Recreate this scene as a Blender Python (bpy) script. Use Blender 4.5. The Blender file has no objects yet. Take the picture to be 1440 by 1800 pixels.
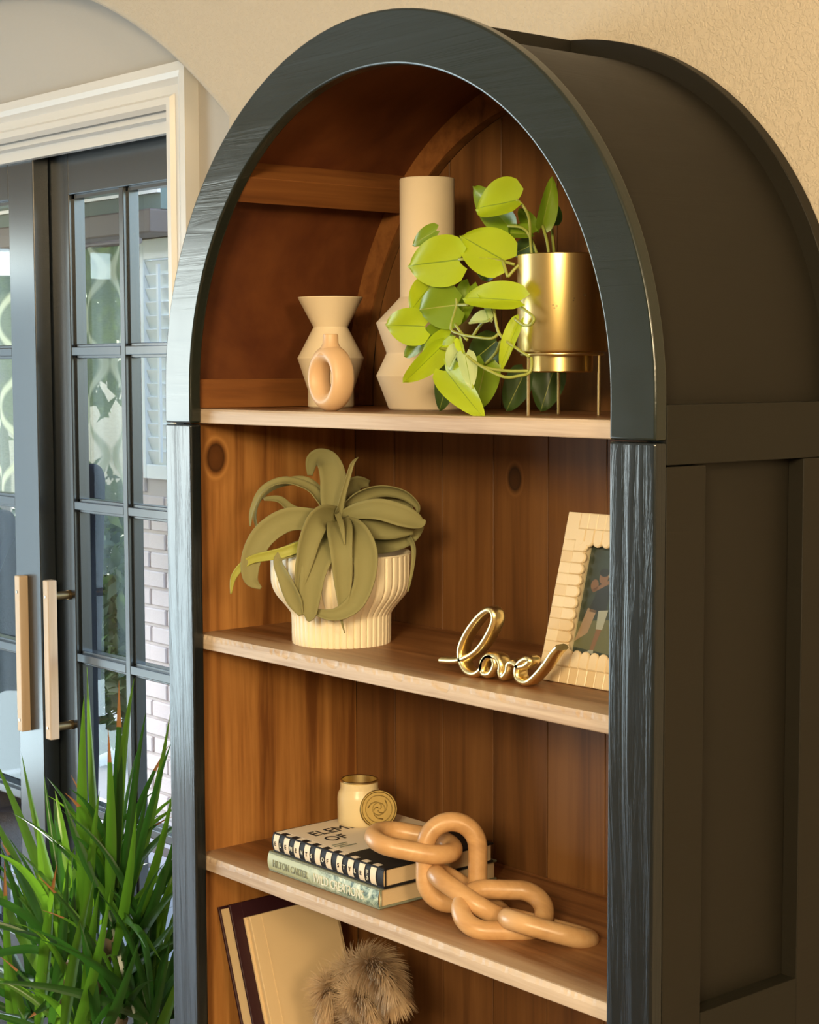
import bpy, bmesh, math, random
from mathutils import Vector, Matrix
random.seed(7)
PI = math.pi
C = bpy.context.scene.collection
S = bpy.context.scene
V = Vector

# ------------------------------------------------------------------ camera
cd = bpy.data.cameras.new('camera'); cam = bpy.data.objects.new('camera', cd); C.objects.link(cam)
cd.sensor_fit = 'HORIZONTAL'; cd.sensor_width = 36.0; cd.lens = 36.0 * 3103.0 / 1440.0
cd.clip_start = 0.05; cd.clip_end = 200
def cam_matrix(yaw, pitch, roll, loc):
    cy, sy, cp, sp, cr, sr = math.cos(yaw), math.sin(yaw), math.cos(pitch), math.sin(pitch), math.cos(roll), math.sin(roll)
    r = V((cy, sy, 0)); f = V((-sy, cy, 0)); u = V((0, 0, 1))
    f2 = f * cp + u * sp; u2 = u * cp - f * sp
    r3 = r * cr + u2 * sr; u3 = u2 * cr - r * sr
    m = Matrix((r3, u3, -f2)).transposed().to_4x4(); m.translation = loc
    return m
cam.matrix_world = cam_matrix(math.radians(49.5037), math.radians(-4.6411), math.radians(-0.1735), V((2.12785, -1.36232, 1.57536)))
S.camera = cam

# ------------------------------------------------------------------ light
world = bpy.data.worlds.new('sky'); S.world = world; world.use_nodes = True
wn = world.node_tree.nodes; wl = world.node_tree.links
sky = wn.new('ShaderNodeTexSky'); sky.sky_type = 'NISHITA'; sky.sun_disc = False
sky.sun_elevation = math.radians(48); sky.sun_rotation = math.radians(200); sky.air_density = 1.0; sky.dust_density = 1.5
wn['Background'].inputs['Strength'].default_value = 1.1
wl.new(sky.outputs[0], wn['Background'].inputs['Color'])

def area(name, loc, target, sx, sy, power, col, spread=180):
    l = bpy.data.lights.new(name, 'AREA'); l.shape = 'RECTANGLE'; l.size = sx; l.size_y = sy
    l.energy = power; l.color = col; l.spread = math.radians(spread)
    o = bpy.data.objects.new(name, l); C.objects.link(o); o.location = loc
    o.rotation_euler = (V(target) - V(loc)).to_track_quat('-Z', 'Y').to_euler()
    return o
# daylight through the tall window of the left wall (faces +X)
area('window_daylight', (-3.56, -2.33, 1.05), (0, -2.33, 1.05), 1.95, 1.9, 84, (0.68, 0.90, 1.0))
area('sheer_window_daylight', (-3.56, -.63, 1.05), (0, -.63, 1.05), .62, 1.9, 28, (0.68, 0.90, 1.0))
# warm ceiling pendant in front of the bookcase and a second one further right
area('pendant_light', (2.7, -2.9, 2.25), (0.55, 0.1, 1.3), 0.8, 0.6, 100, (1.0, 0.80, 0.48))
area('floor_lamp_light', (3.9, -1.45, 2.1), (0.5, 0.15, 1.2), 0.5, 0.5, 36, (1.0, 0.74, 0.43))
area('ceiling_lamp_light', (3.4, -0.9, 2.6), (3.0, -0.6, 0), 0.5, 0.5, 9, (1.0, 0.66, 0.34))
sun = bpy.data.lights.new('sun', 'SUN'); sun.energy = 5.0; sun.angle = 0.02; sun.color = (1.0, 0.95, 0.85)
so = bpy.data.objects.new('sun', sun); C.objects.link(so); so.rotation_euler = V((0.55, -0.75, -0.5)).to_track_quat('-Z', 'Y').to_euler()

vs = S.view_settings; S.display_settings.display_device = 'sRGB'
vs.view_transform = 'Standard'; vs.look = 'None'; vs.gamma = 1.0; vs.exposure = 0.3; vs.use_curve_mapping = False

# ------------------------------------------------------------------ materials
def mat(name, col=(.5, .5, .5), rough=.5, metal=0.0, spec=.5, bump=None, sheen=0, trans=None):
    m = bpy.data.materials.new(name); m.use_nodes = True
    n = m.node_tree.nodes; l = m.node_tree.links; b = n['Principled BSDF']
    b.inputs['Base Color'].default_value = (*col, 1); b.inputs['Roughness'].default_value = rough
    b.inputs['Metallic'].default_value = metal; b.inputs['Specular IOR Level'].default_value = spec
    m.diffuse_color = (*col, 1)
    if bump:
        scale, strength, dist, mp = bump
        tx = noise(n, l, scale, mp)
        bp = n.new('ShaderNodeBump'); bp.inputs['Strength'].default_value = strength; bp.inputs['Distance'].default_value = dist
        l.new(tx.outputs['Fac'], bp.inputs['Height']); l.new(bp.outputs[0], b.inputs['Normal'])
    if trans:
        t = n.new('ShaderNodeBsdfTranslucent'); t.inputs[0].default_value = (*trans[0], 1)
        mx = n.new('ShaderNodeMixShader'); mx.inputs[0].default_value = trans[1]
        l.new(b.outputs[0], mx.inputs[1]); l.new(t.outputs[0], mx.inputs[2]); l.new(mx.outputs[0], n['Material Output'].inputs[0])
    return m
def coords(n, l, mp=(1, 1, 1), rand=True):
    tc = n.new('ShaderNodeTexCoord'); mpn = n.new('ShaderNodeMapping'); mpn.inputs['Scale'].default_value = mp
    if rand:
        oi = n.new('ShaderNodeObjectInfo'); ad = n.new('ShaderNodeVectorMath'); ad.operation = 'MULTIPLY_ADD'
        l.new(oi.outputs['Random'], ad.inputs[0]); ad.inputs[1].default_value = (13, 17, 7)
        l.new(tc.outputs['Object'], ad.inputs[2]); l.new(ad.outputs[0], mpn.inputs['Vector'])
    else:
        l.new(tc.outputs['Object'], mpn.inputs['Vector'])
    return mpn
def noise(n, l, scale, mp=(1, 1, 1), detail=5, dist=0.0, rough=.6, rand=True):
    mpn = coords(n, l, mp, rand)
    tx = n.new('ShaderNodeTexNoise'); tx.inputs['Scale'].default_value = scale; tx.inputs['Detail'].default_value = detail
    tx.inputs['Distortion'].default_value = dist; tx.inputs['Roughness'].default_value = rough
    l.new(mpn.outputs[0], tx.inputs['Vector'])
    return tx
def ramp(n, stops):
    r = n.new('ShaderNodeValToRGB'); e = r.color_ramp.elements
    while len(e) < len(stops): e.new(.5)
    for i, (p, c) in enumerate(stops): e[i].position = p; e[i].color = (*c, 1)
    return r
def math_node(n, l, op, a, b=None, clamp=False):
    m = n.new('ShaderNodeMath'); m.operation = op; m.use_clamp = clamp
    for i, x in enumerate((a, b)):
        if x is None: continue
        if isinstance(x, (int, float)): m.inputs[i].default_value = x
        else: l.new(x, m.inputs[i])
    return m.outputs[0]
def mixc(n, l, fac, a, b):
    m = n.new('ShaderNodeMix'); m.data_type = 'RGBA'
    for s, x in ((0, fac), (6, a), (7, b)):
        if isinstance(x, (int, float)): m.inputs[s].default_value = x
        elif isinstance(x, tuple): m.inputs[s].default_value = (*x, 1)
        else: l.new(x, m.inputs[s])
    return m.outputs[2]
def wood(name, dark, mid, light, axis='z', freq=14, rough=.5, bump=.15, knots=(), spec=.4):
    """grain runs along the given axis; knots are (x, y, z, radius) in the object's own coordinates"""
    m = mat(name, mid, rough, spec=spec); n = m.node_tree.nodes; l = m.node_tree.links; b = n['Principled BSDF']
    k = .07; sc = {'x': (k, 1, 1), 'y': (1, k, 1), 'z': (1, 1, k)}[axis]
    g1 = noise(n, l, freq, sc, 6, 1.2, .62); g2 = noise(n, l, freq * 5, tuple(s if s == 1 else k * .6 for s in sc), 3, .3, .6)
    big = noise(n, l, 3.0, (1, 1, 1), 2)
    f = math_node(n, l, 'ADD', math_node(n, l, 'MULTIPLY', g1.outputs['Fac'], .54), math_node(n, l, 'MULTIPLY', g2.outputs['Fac'], .30))
    f = math_node(n, l, 'ADD', f, math_node(n, l, 'MULTIPLY', big.outputs['Fac'], .16))
    r = ramp(n, [(.40, dark), (.5, mid), (.61, light)]); l.new(f, r.inputs[0]); col = r.outputs[0]
    for (x, y, z, rad) in knots:
        tc = n.new('ShaderNodeTexCoord'); su = n.new('ShaderNodeVectorMath'); su.operation = 'SUBTRACT'
        l.new(tc.outputs['Object'], su.inputs[0]); su.inputs[1].default_value = (x, y, z)
        ml = n.new('ShaderNodeVectorMath'); ml.operation = 'MULTIPLY'; l.new(su.outputs[0], ml.inputs[0])
        e = {'x': (.72, 1, 1), 'y': (1, .72, 1), 'z': (1, 1, .72)}[axis]
        ml.inputs[1].default_value = tuple(q / rad for q in e)
        ln = n.new('ShaderNodeVectorMath'); ln.operation = 'LENGTH'; l.new(ml.outputs[0], ln.inputs[0])
        w = math_node(n, l, 'ADD', ln.outputs['Value'], math_node(n, l, 'MULTIPLY', math_node(n, l, 'SUBTRACT', g1.outputs['Fac'], .5), .35))
        kr = ramp(n, [(0, tuple(q * .75 for q in dark)), (.34, tuple(q * .6 for q in dark)), (.42, tuple(q * .38 for q in dark)), (.52, tuple((p + q) / 2 for p, q in zip(dark, mid))), (.64, light), (.76, mid), (.86, mid)])
        l.new(math_node(n, l, 'MULTIPLY', w, .5), kr.inputs[0])
        mr = n.new('ShaderNodeMapRange'); mr.inputs[1].default_value = 1.2; mr.inputs[2].default_value = 2.1; mr.inputs[3].default_value = 1; mr.inputs[4].default_value = 0
        l.new(w, mr.inputs[0]); col = mixc(n, l, mr.outputs[0], col, kr.outputs[0])
    l.new(col, b.inputs['Base Color'])
    if bump:
        bp = n.new('ShaderNodeBump'); bp.inputs['Strength'].default_value = bump; bp.inputs['Distance'].default_value = .002
        l.new(f, bp.inputs['Height']); l.new(bp.outputs[0], b.inputs['Normal'])
    return m
def paint(name, col, rough, axis='z', bump=.3, freq=30, dist=.003, spec=.6):
    m = mat(name, col, rough, spec=spec); n = m.node_tree.nodes; l = m.node_tree.links; b = n['Principled BSDF']
    k = .05; sc = {'x': (k, 1, 1), 'y': (1, k, 1), 'z': (1, 1, k)}[axis]
    g = noise(n, l, freq, sc, 6, 1.0, .6); rr = ramp(n, [(.35, (0, 0, 0)), (.55, (.8, .8, .8)), (.8, (1, 1, 1))]); l.new(g.outputs['Fac'], rr.inputs[0])
    bp = n.new('ShaderNodeBump'); bp.inputs['Strength'].default_value = bump; bp.inputs['Distance'].default_value = dist
    l.new(rr.outputs[0], bp.inputs['Height']); l.new(bp.outputs[0], b.inputs['Normal'])
    g2 = noise(n, l, 9, (1, 1, 1), 3); mr = n.new('ShaderNodeMapRange'); mr.inputs[3].default_value = rough - .05; mr.inputs[4].default_value = rough + .08
    l.new(g2.outputs['Fac'], mr.inputs[0]); l.new(mr.outputs[0], b.inputs['Roughness'])
    return m
def plaster(name, col, scale, strength, dist):
    m = mat(name, col, .75, spec=.25); n = m.node_tree.nodes; l = m.node_tree.links; b = n['Principled BSDF']
    g = noise(n, l, scale, (1, 1, 1), 4, .8, .55, rand=False); rr = ramp(n, [(.44, (0, 0, 0)), (.56, (1, 1, 1))]); l.new(g.outputs['Fac'], rr.inputs[0])
    bp = n.new('ShaderNodeBump'); bp.inputs['Strength'].default_value = strength; bp.inputs['Distance'].default_value = dist
    l.new(rr.outputs[0], bp.inputs['Height']); l.new(bp.outputs[0], b.inputs['Normal'])
    return m

M = {}
M['wall'] = plaster('beige textured plaster', (.55, .472, .372), 150, .40, .0022)
M['wall_entry'] = plaster('greige plaster', (.50, .46, .415), 60, .12, .001)
M['white'] = mat('white gloss trim paint', (.72, .685, .64), .35)
M['ceiling'] = mat('ceiling white', (.75, .72, .68), .9)
M['floor'] = wood('floor oak', (.12, .07, .04), (.2, .12, .065), (.28, .17, .09), 'x', 8, .4)
M['black_z'] = paint('black paint on raised vertical grain', (.007, .010, .011), .20, 'z', .2, 48, .0022)
M['black_x'] = paint('black paint on horizontal grain', (.011, .016, .012), .21, 'x', .12, 26, .0015)
M['black_y'] = paint('black paint on side rails', (.012, .0108, .0068), .5, 'y', .2, 30, .001, .25)
M['black_side'] = paint('black paint on plywood', (.014, .0118, .0075), .5, 'y', .22, 20, .001, .25)
M['door_paint'] = mat('charcoal door paint', (.018, .023, .027), .24, spec=1.0, bump=(60, .08, .001, (1, 1, .2)))
M['wood_side'] = wood('orange stained pine', (.16, .055, .012), (.34, .14, .034), (.48, .22, .06), 'z', 13, .5, .15, [(.04, .059, 1.45, .0165)])
M['plank'] = wood('brown stained planks', (.095, .036, .009), (.155, .062, .016), (.205, .088, .025), 'z', 11, .55, .12)
M['plank_knot'] = wood('brown stained plank with a knot', (.095, .036, .009), (.155, .062, .016), (.205, .088, .025), 'z', 11, .55, .12, [(.389, .312, 1.425, .013)])
M['skin'] = wood('red brown stained plywood', (.085, .022, .007), (.115, .033, .009), (.145, .045, .012), 'x', 4, .5, .05)
M['batten'] = wood('stained batten', (.11, .036, .009), (.19, .066, .016), (.25, .095, .024), 'y', 14, .5, .1)
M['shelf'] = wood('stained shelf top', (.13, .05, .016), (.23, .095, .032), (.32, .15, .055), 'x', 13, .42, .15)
def shelf_front_tone(m):  # blends a paler grained tone in towards the front edge
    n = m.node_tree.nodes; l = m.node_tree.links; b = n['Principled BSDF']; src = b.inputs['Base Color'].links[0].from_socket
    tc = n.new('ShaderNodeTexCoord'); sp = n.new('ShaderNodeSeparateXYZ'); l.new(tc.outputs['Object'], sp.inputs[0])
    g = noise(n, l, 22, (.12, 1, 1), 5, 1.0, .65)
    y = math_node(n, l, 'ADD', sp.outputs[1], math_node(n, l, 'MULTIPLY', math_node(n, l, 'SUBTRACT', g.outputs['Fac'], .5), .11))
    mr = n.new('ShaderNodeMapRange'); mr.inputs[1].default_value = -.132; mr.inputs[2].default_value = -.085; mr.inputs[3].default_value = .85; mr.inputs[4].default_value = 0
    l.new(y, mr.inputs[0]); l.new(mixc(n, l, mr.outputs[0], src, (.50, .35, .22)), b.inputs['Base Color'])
shelf_front_tone(M['shelf'])
M['shelf_edge'] = wood('bare worn shelf edge', (.38, .26, .17), (.53, .40, .285), (.62, .49, .37), 'x', 18, .5, .25)
M['ceramic'] = mat('matt sand ceramic', (.74, .60, .41), .7, bump=(220, .05, .0006, (1, 1, 1)))
M['ceramic_tall'] = mat('matt beige ceramic', (.68, .54, .37), .75, bump=(220, .05, .0006, (1, 1, 1)))
M['ceramic_donut'] = mat('satin tan ceramic', (.66, .43, .24), .45)
M['brass'] = mat('brushed brass', (.78, .56, .22), .30, 1.0)
M['brass_dull'] = mat('dull brass', (.27, .19, .065), .5, 1.0)
M['gold'] = mat('polished gold', (.90, .74, .38), .30, 1.0)
M['pot'] = mat('cream ceramic', (.86, .75, .54), .5)
M['soil'] = mat('dark soil', (.02, .014, .01), .95, bump=(80, .8, .01, (1, 1, 1)))
M['leaf_bright'] = mat('lime leaf', (.47, .60, .018), .34, trans=((.62, .80, .02), .35))
M['leaf_mid'] = mat('green leaf', (.22, .33, .02), .30, trans=((.3, .5, .02), .28))
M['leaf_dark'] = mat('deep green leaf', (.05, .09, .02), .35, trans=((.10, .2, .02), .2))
M['leaf_pale'] = mat('pale new leaf', (.52, .62, .30), .25, trans=((.6, .75, .3), .3))
M['stem'] = mat('leaf stem', (.30, .33, .06), .4)
M['air'] = mat('dusty olive leaf', (.235, .215, .085), .8, bump=(400, .1, .0004, (1, 1, 1)))
M['air_yellow'] = mat('yellow green leaf', (.34, .34, .06), .6)
M['frond'] = mat('dracaena leaf', (.045, .125, .014), .28, trans=((.24, .48, .025), .34))
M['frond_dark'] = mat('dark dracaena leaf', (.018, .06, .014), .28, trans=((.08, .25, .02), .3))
M['frond_tip'] = mat('dry leaf tip', (.34, .16, .06), .7)
M['bark'] = mat('grey bark', (.16, .12, .08), .9, bump=(40, .8, .01, (1, 1, .3)))
M['ivory'] = mat('ivory bone', (.76, .60, .38), .4)
M['ivory2'] = mat('warm bone', (.70, .52, .30), .4)
M['chain'] = wood('oiled beech', (.44, .24, .10), (.56, .32, .14), (.64, .40, .20), 'x', 9, .34, .05)
M['paper'] = mat('page edges', (.62, .46, .27), .8, bump=(900, .25, .0006, (.02, .02, 1)))
M['black_ink'] = mat('black cover', (.010, .009, .010), .6, spec=.3)
M['cream_cover'] = mat('cream cover', (.78, .66, .50), .6)
M['maroon'] = mat('maroon cover', (.028, .006, .010), .45)
M['cream_cloth'] = mat('cream cloth', (.66, .49, .28), .7)
M['letter_white'] = mat('white lettering', (.70, .70, .60), .6)
M['letter_grey'] = mat('grey lettering', (.20, .22, .16), .6)
M['jar'] = mat('ivory glazed glass', (.72, .58, .34), .3)
M['wax'] = mat('amber wax', (.42, .26, .06), .5)
M['pampas'] = mat('dry pampas', (.62, .46, .29), .8, trans=((.5, .33, .18), .3))
M['handle_wood'] = wood('pale maple', (.60, .42, .26), (.68, .49, .32), (.74, .56, .38), 'z', 12, .5, .05)
M['dark_brass'] = mat('aged brass', (.20, .13, .055), .4, .8)
M['screw'] = mat('steel screw', (.4, .38, .33), .35, 1.0)
M['brick'] = mat('whitewashed brick', (.60, .53, .51), .9, bump=(60, .5, .004, (1, 1, 1)))
M['mortar'] = mat('pale mortar', (.55, .50, .48), .95)
M['shutter'] = mat('white shutter paint', (.80, .82, .80), .5)
M['tree'] = mat('tree leaves', (.10, .15, .03), .6, trans=((.25, .35, .05), .4))
M['shrub'] = mat('shrub leaves', (.035, .055, .02), .6, trans=((.08, .14, .03), .3))
M['paving'] = mat('grey paving', (.32, .31, .29), .9, bump=(30, .2, .004, (1, 1, 1)))
M['chair_dark'] = mat('dark woven seat', (.010, .010, .011), .9, spec=.15, bump=(120, .5, .003, (1, 1, 1)))
M['lintel'] = mat('cream painted lintel', (.60, .50, .32), .8)
M['beam'] = mat('brown painted beam', (.13, .10, .08), .6)
M['reflected_top'] = mat('grey green reflected interior', (.14, .18, .15), .7)
M['terracotta'] = mat('charcoal planter', (.05, .05, .05), .6)

# door glass: clear transmission with mirror reflection growing at grazing angles
def glass_mat():
    m = bpy.data.materials.new('clear pane glass'); m.use_nodes = True; n = m.node_tree.nodes; l = m.node_tree.links
    n.remove(n['Principled BSDF'])
    t = n.new('ShaderNodeBsdfTransparent'); t.inputs[0].default_value = (.90, .94, .92, 1)
    g = n.new('ShaderNodeBsdfGlossy'); g.inputs['Roughness'].default_value = .02
    f = n.new('ShaderNodeLayerWeight'); f.inputs['Blend'].default_value = .5      # Schlick curve, same from either face
    fr = math_node(n, l, 'ADD', math_node(n, l, 'MULTIPLY', math_node(n, l, 'POWER', f.outputs['Facing'], 5.0), .95), .04)
    x = n.new('ShaderNodeMixShader'); l.new(fr, x.inputs[0]); l.new(t.outputs[0], x.inputs[1]); l.new(g.outputs[0], x.inputs[2])
    l.new(x.outputs[0], n['Material Output'].inputs[0]); return m
M['glass'] = glass_mat()
# curtain outside, standing in for a reflection: sheer cloth with an ogee lattice woven in
def curtain_mat():
    m = bpy.data.materials.new('sheer cloth with ogee lattice'); m.use_nodes = True; n = m.node_tree.nodes; l = m.node_tree.links
    b = n['Principled BSDF']; b.inputs['Roughness'].default_value = .9
    tc = n.new('ShaderNodeTexCoord'); sp = n.new('ShaderNodeSeparateXYZ'); l.new(tc.outputs['Object'], sp.inputs[0])
    s = math_node(n, l, 'MULTIPLY', math_node(n, l, 'SINE', math_node(n, l, 'MULTIPLY', sp.outputs[2], 22.0)), .55)
    x = math_node(n, l, 'MULTIPLY', sp.outputs[0], 22.0)
    d = None
    for sg, ph in ((1, 0), (-1, PI)):
        a = math_node(n, l, 'ADD', math_node(n, l, 'ADD', x, math_node(n, l, 'MULTIPLY', s, float(sg) * 2.2)), float(ph))
        q = math_node(n, l, 'ABSOLUTE', math_node(n, l, 'SINE', math_node(n, l, 'MULTIPLY', a, .5)))
        d = q if d is None else math_node(n, l, 'MINIMUM', d, q)
    mr = n.new('ShaderNodeMapRange'); mr.inputs[1].default_value = .10; mr.inputs[2].default_value = .28; mr.inputs[3].default_value = 1; mr.inputs[4].default_value = 0
    l.new(d, mr.inputs[0])
    wv = noise(n, l, 60, (1, 1, 3), 4, 0, .7, False)
    base = mixc(n, l, wv.outputs['Fac'], (.12, .16, .10), (.27, .29, .20))
    col = mixc(n, l, mr.outputs[0], base, (.48, .50, .32)); l.new(col, b.inputs['Base Color'])
    tl = n.new('ShaderNodeBsdfTranslucent'); l.new(col, tl.inputs[0])
    mx = n.new('ShaderNodeMixShader'); mx.inputs[0].default_value = .5; l.new(b.outputs[0], mx.inputs[1]); l.new(tl.outputs[0], mx.inputs[2])
    tp = n.new('ShaderNodeBsdfTransparent'); m2 = n.new('ShaderNodeMixShader')
    fac = math_node(n, l, 'MULTIPLY', math_node(n, l, 'SUBTRACT', 1.0, mr.outputs[0]), .28); l.new(fac, m2.inputs[0])
    l.new(mx.outputs[0], m2.inputs[1]); l.new(tp.outputs[0], m2.inputs[2]); l.new(m2.outputs[0], n['Material Output'].inputs[0])
    return m
M['curtain'] = curtain_mat()
M['sheer'] = mat('white sheer', (.27, .29, .30), .9, trans=((.27, .29, .30), .92))
def marble_spine():
    m = mat('sage spine with leafy print', (.35, .42, .30), .5); n = m.node_tree.nodes; l = m.node_tree.links; b = n['Principled BSDF']
    g = noise(n, l, 38, (1, 1, 1), 5, 2.5, .7, False); r = ramp(n, [(.38, (.06, .11, .10)), (.5, (.30, .40, .32)), (.62, (.62, .68, .56))]); l.new(g.outputs['Fac'], r.inputs[0])
    tc = n.new('ShaderNodeTexCoord'); sp = n.new('ShaderNodeSeparateXYZ'); l.new(tc.outputs['Object'], sp.inputs[0])
    mr = n.new('ShaderNodeMapRange'); mr.inputs[1].default_value = .06; mr.inputs[2].default_value = .17; l.new(sp.outputs[0], mr.inputs[0])
    l.new(mixc(n, l, mr.outputs[0], (.42, .46, .30), r.outputs[0]), b.inputs['Base Color']); return m
M['sage'] = marble_spine()

# ------------------------------------------------------------------ mesh helpers
ORG = {}
class MB:
    def __init__(s): s.v = []; s.f = []; s.m = []
    def add(s, vs, fs, mi=0):
        o = len(s.v); s.v += [tuple(v) for v in vs]; s.f += [tuple(i + o for i in f) for f in fs]; s.m += [mi] * len(fs); return s
    def box(s, x0, x1, y0, y1, z0, z1, mi=0):
        return s.add([(x0, y0, z0), (x1, y0, z0), (x1, y1, z0), (x0, y1, z0), (x0, y0, z1), (x1, y0, z1), (x1, y1, z1), (x0, y1, z1)],
                     [(3, 2, 1, 0), (4, 5, 6, 7), (0, 1, 5, 4), (1, 2, 6, 5), (2, 3, 7, 6), (3, 0, 4, 7)], mi)
    def obox(s, c, ax, ay, az, mi=0):
        c, ax, ay, az = V(c), V(ax), V(ay), V(az); vs = []
        for k in (-1, 1):
            for (i, j) in ((-1, -1), (1, -1), (1, 1), (-1, 1)): vs.append(c + ax * i + ay * j + az * k)
        return s.add(vs, [(3, 2, 1, 0), (4, 5, 6, 7), (0, 1, 5, 4), (1, 2, 6, 5), (2, 3, 7, 6), (3, 0, 4, 7)], mi)
    def prism(s, poly, y0, y1, mi=0):
        """polygon in XZ (counter-clockwise seen from -Y) extruded along Y"""
        n = len(poly); vs = [(x, y0, z) for x, z in poly] + [(x, y1, z) for x, z in poly]
        fs = [tuple(range(n)), tuple(range(2 * n - 1, n - 1, -1))] + [(i, i + n, (i + 1) % n + n, (i + 1) % n) for i in range(n)]
        return s.add(vs, fs, mi)
    def lathe(s, cx, cy, prof, n=64, mi=0, cap0=True, cap1=False, ridge=None):
        vs = []; fs = []
        for (r, z) in prof:
            for i in range(n):
                a = 2 * PI * i / n; rr = r
                if ridge: rr = r * (1 - ridge[1] * ridge_f(i, n, ridge[0]))
                vs.append((cx + rr * math.cos(a), cy + rr * math.sin(a), z))
        for k in range(len(prof) - 1):
            for i in range(n):
                j = (i + 1) % n; fs.append((k * n + i, k * n + j, (k + 1) * n + j, (k + 1) * n + i))
        if cap0: fs.append(tuple(range(n - 1, -1, -1)))
        if cap1: fs.append(tuple(range((len(prof) - 1) * n, len(prof) * n)))
        return s.add(vs, fs, mi)
    def tube(s, pts, rad, n=8, closed=False, mi=0, caps=True, up=None):
        pts = [V(p) for p in pts]; N = len(pts); rads = rad if isinstance(rad, (list, tuple)) else [rad] * N
        vs = []; fs = []; prev = None
        for i, p in enumerate(pts):
            if closed: t = pts[(i + 1) % N] - pts[i - 1]
            else: t = pts[min(i + 1, N - 1)] - pts[max(i - 1, 0)]
            t.normalize()
            if prev is None:
                a = V(up) if up else (V((0, 0, 1)) if abs(t.z) < .9 else V((1, 0, 0)))
                u = (a - t * a.dot(t)).normalized()
            else: u = (prev - t * prev.dot(t)).normalized()
            prev = u; w = t.cross(u)
            for k in range(n):
                a = 2 * PI * k / n; vs.append(p + (u * math.cos(a) + w * math.sin(a)) * rads[i])
        R = N if closed else N - 1
        for i in range(R):
            j = (i + 1) % N
            for k in range(n):
                q = (k + 1) % n; fs.append((i * n + k, i * n + q, j * n + q, j * n + k))
        if caps and not closed: fs += [tuple(range(n - 1, -1, -1)), tuple(range((N - 1) * n, N * n))]
        return s.add(vs, fs, mi)
def ridge_f(i, n, cnt):
    ph = (i * cnt / n) % 1.0
    return abs(2 * ph - 1) ** 6
def link_obj(name, data, parent):
    o = bpy.data.objects.new(name, data); C.objects.link(o)
    if parent is not None: o.parent = parent; ORG[o.name] = ORG.get(parent.name, V((0, 0, 0)))
    return o
def obj(name, mb, m, parent=None, smooth=False, bevel=0, origin=None, seg=2):
    org = ORG.get(parent.name, V((0, 0, 0))) if parent is not None else V(origin or (0, 0, 0))
    me = bpy.data.meshes.new(name); me.from_pydata([tuple(V(v) - org) for v in mb.v], [], mb.f); me.update()
    for x in (m if isinstance(m, (list, tuple)) else [m]): me.materials.append(M[x] if isinstance(x, str) else x)
    if any(mb.m): me.polygons.foreach_set('material_index', mb.m)
    bm = bmesh.new(); bm.from_mesh(me); bmesh.ops.recalc_face_normals(bm, faces=bm.faces); bm.to_mesh(me); bm.free()
    if smooth:
        me.polygons.foreach_set('use_smooth', [True] * len(me.polygons))
        if smooth != 'all': me.set_sharp_from_angle(angle=math.radians(smooth if not isinstance(smooth, bool) else 35))
    o = link_obj(name, me, parent)
    if parent is None: o.location = org; ORG[o.name] = org
    if bevel:
        bv = o.modifiers.new('bevel', 'BEVEL'); bv.width = bevel; bv.segments = seg; bv.limit_method = 'ANGLE'; bv.angle_limit = math.radians(40)
    return o
def tag(o, label, cat, group=None, kind=None):
    if label: o['label'] = label
    if cat: o['category'] = cat
    if group: o['group'] = group
    if kind: o['kind'] = kind
    return o
def thing(name, label, cat, loc, group=None, kind=None):
    o = bpy.data.objects.new(name, None); C.objects.link(o); o.location = loc; o.empty_display_size = .05; ORG[o.name] = V(loc)
    return tag(o, label, cat, group, kind)
def struct(name, mb, m, **k):
    o = obj(name, mb, m, **k); o['kind'] = 'structure'; return o
def smooth_path(pts, sub=5):
    """Catmull-Rom through the points (tuples of any length)"""
    P = [tuple(p) for p in pts]; out = []; n = len(P)
    for i in range(n - 1):
        a, b, c, d = P[max(i - 1, 0)], P[i], P[i + 1], P[min(i + 2, n - 1)]
        for k in range(sub):
            t = k / sub; out.append(tuple(.5 * (2 * b[q] + (c[q] - a[q]) * t + (2 * a[q] - 5 * b[q] + 4 * c[q] - d[q]) * t * t + (3 * b[q] - a[q] - 3 * c[q] + d[q]) * t ** 3) for q in range(len(b))))
    out.append(P[-1]); return out
def text(name, s, size, origin, xdir, ydir, m, parent, extrude=.0004, align='LEFT', squeeze=1.0):
    cu = bpy.data.curves.new(name, 'FONT'); cu.body = s; cu.size = size; cu.extrude = extrude; cu.align_x = align; cu.resolution_u = 3
    tmp = bpy.data.objects.new(name, cu); C.objects.link(tmp)
    me = bpy.data.meshes.new_from_object(tmp.evaluated_get(bpy.context.evaluated_depsgraph_get()))
    bpy.data.objects.remove(tmp); bpy.data.curves.remove(cu)
    x, y = V(xdir).normalized() * squeeze, V(ydir).normalized(); z = x.cross(y).normalized(); org = ORG[parent.name]
    mm = Matrix((x, y, z)).transposed().to_4x4(); mm.translation = V(origin) - org
    me.transform(mm); me.materials.clear(); me.materials.append(M[m])
    return link_obj(name, me, parent)
EYE = V((2.128, -1.362, 1.575))

# ------------------------------------------------------------------ room shell
def arc(cx, cz, r, a0, a1, n): return [(cx + r * math.cos(a0 + (a1 - a0) * i / n), cz + r * math.sin(a0 + (a1 - a0) * i / n)) for i in range(n + 1)]
YW = .336                                     # face of the wall behind the bookcase
half = math.asin(.974 / 1.5)
opening = arc(-1.3, .849, 1.5, PI / 2 + half, PI / 2 - half, 40)      # flat segmental arch over the door niche
poly = [(-3.6, 0), (-2.274, 0)] + opening + [(-.326, 0), (5.2, 0), (5.2, 2.75), (-3.6, 2.75)]
struct('wall_back', MB().prism(poly, YW, .449), 'wall', bevel=.012, seg=3)
hole = [(-3.6, 0), (-1.945, 0), (-1.945, 2.05), (-.655, 2.05), (-.655, 0), (5.2, 0), (5.2, 2.75), (-3.6, 2.75)]
struct('wall_entry', MB().prism(hole, .4495, .62), 'wall_entry')
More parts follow.
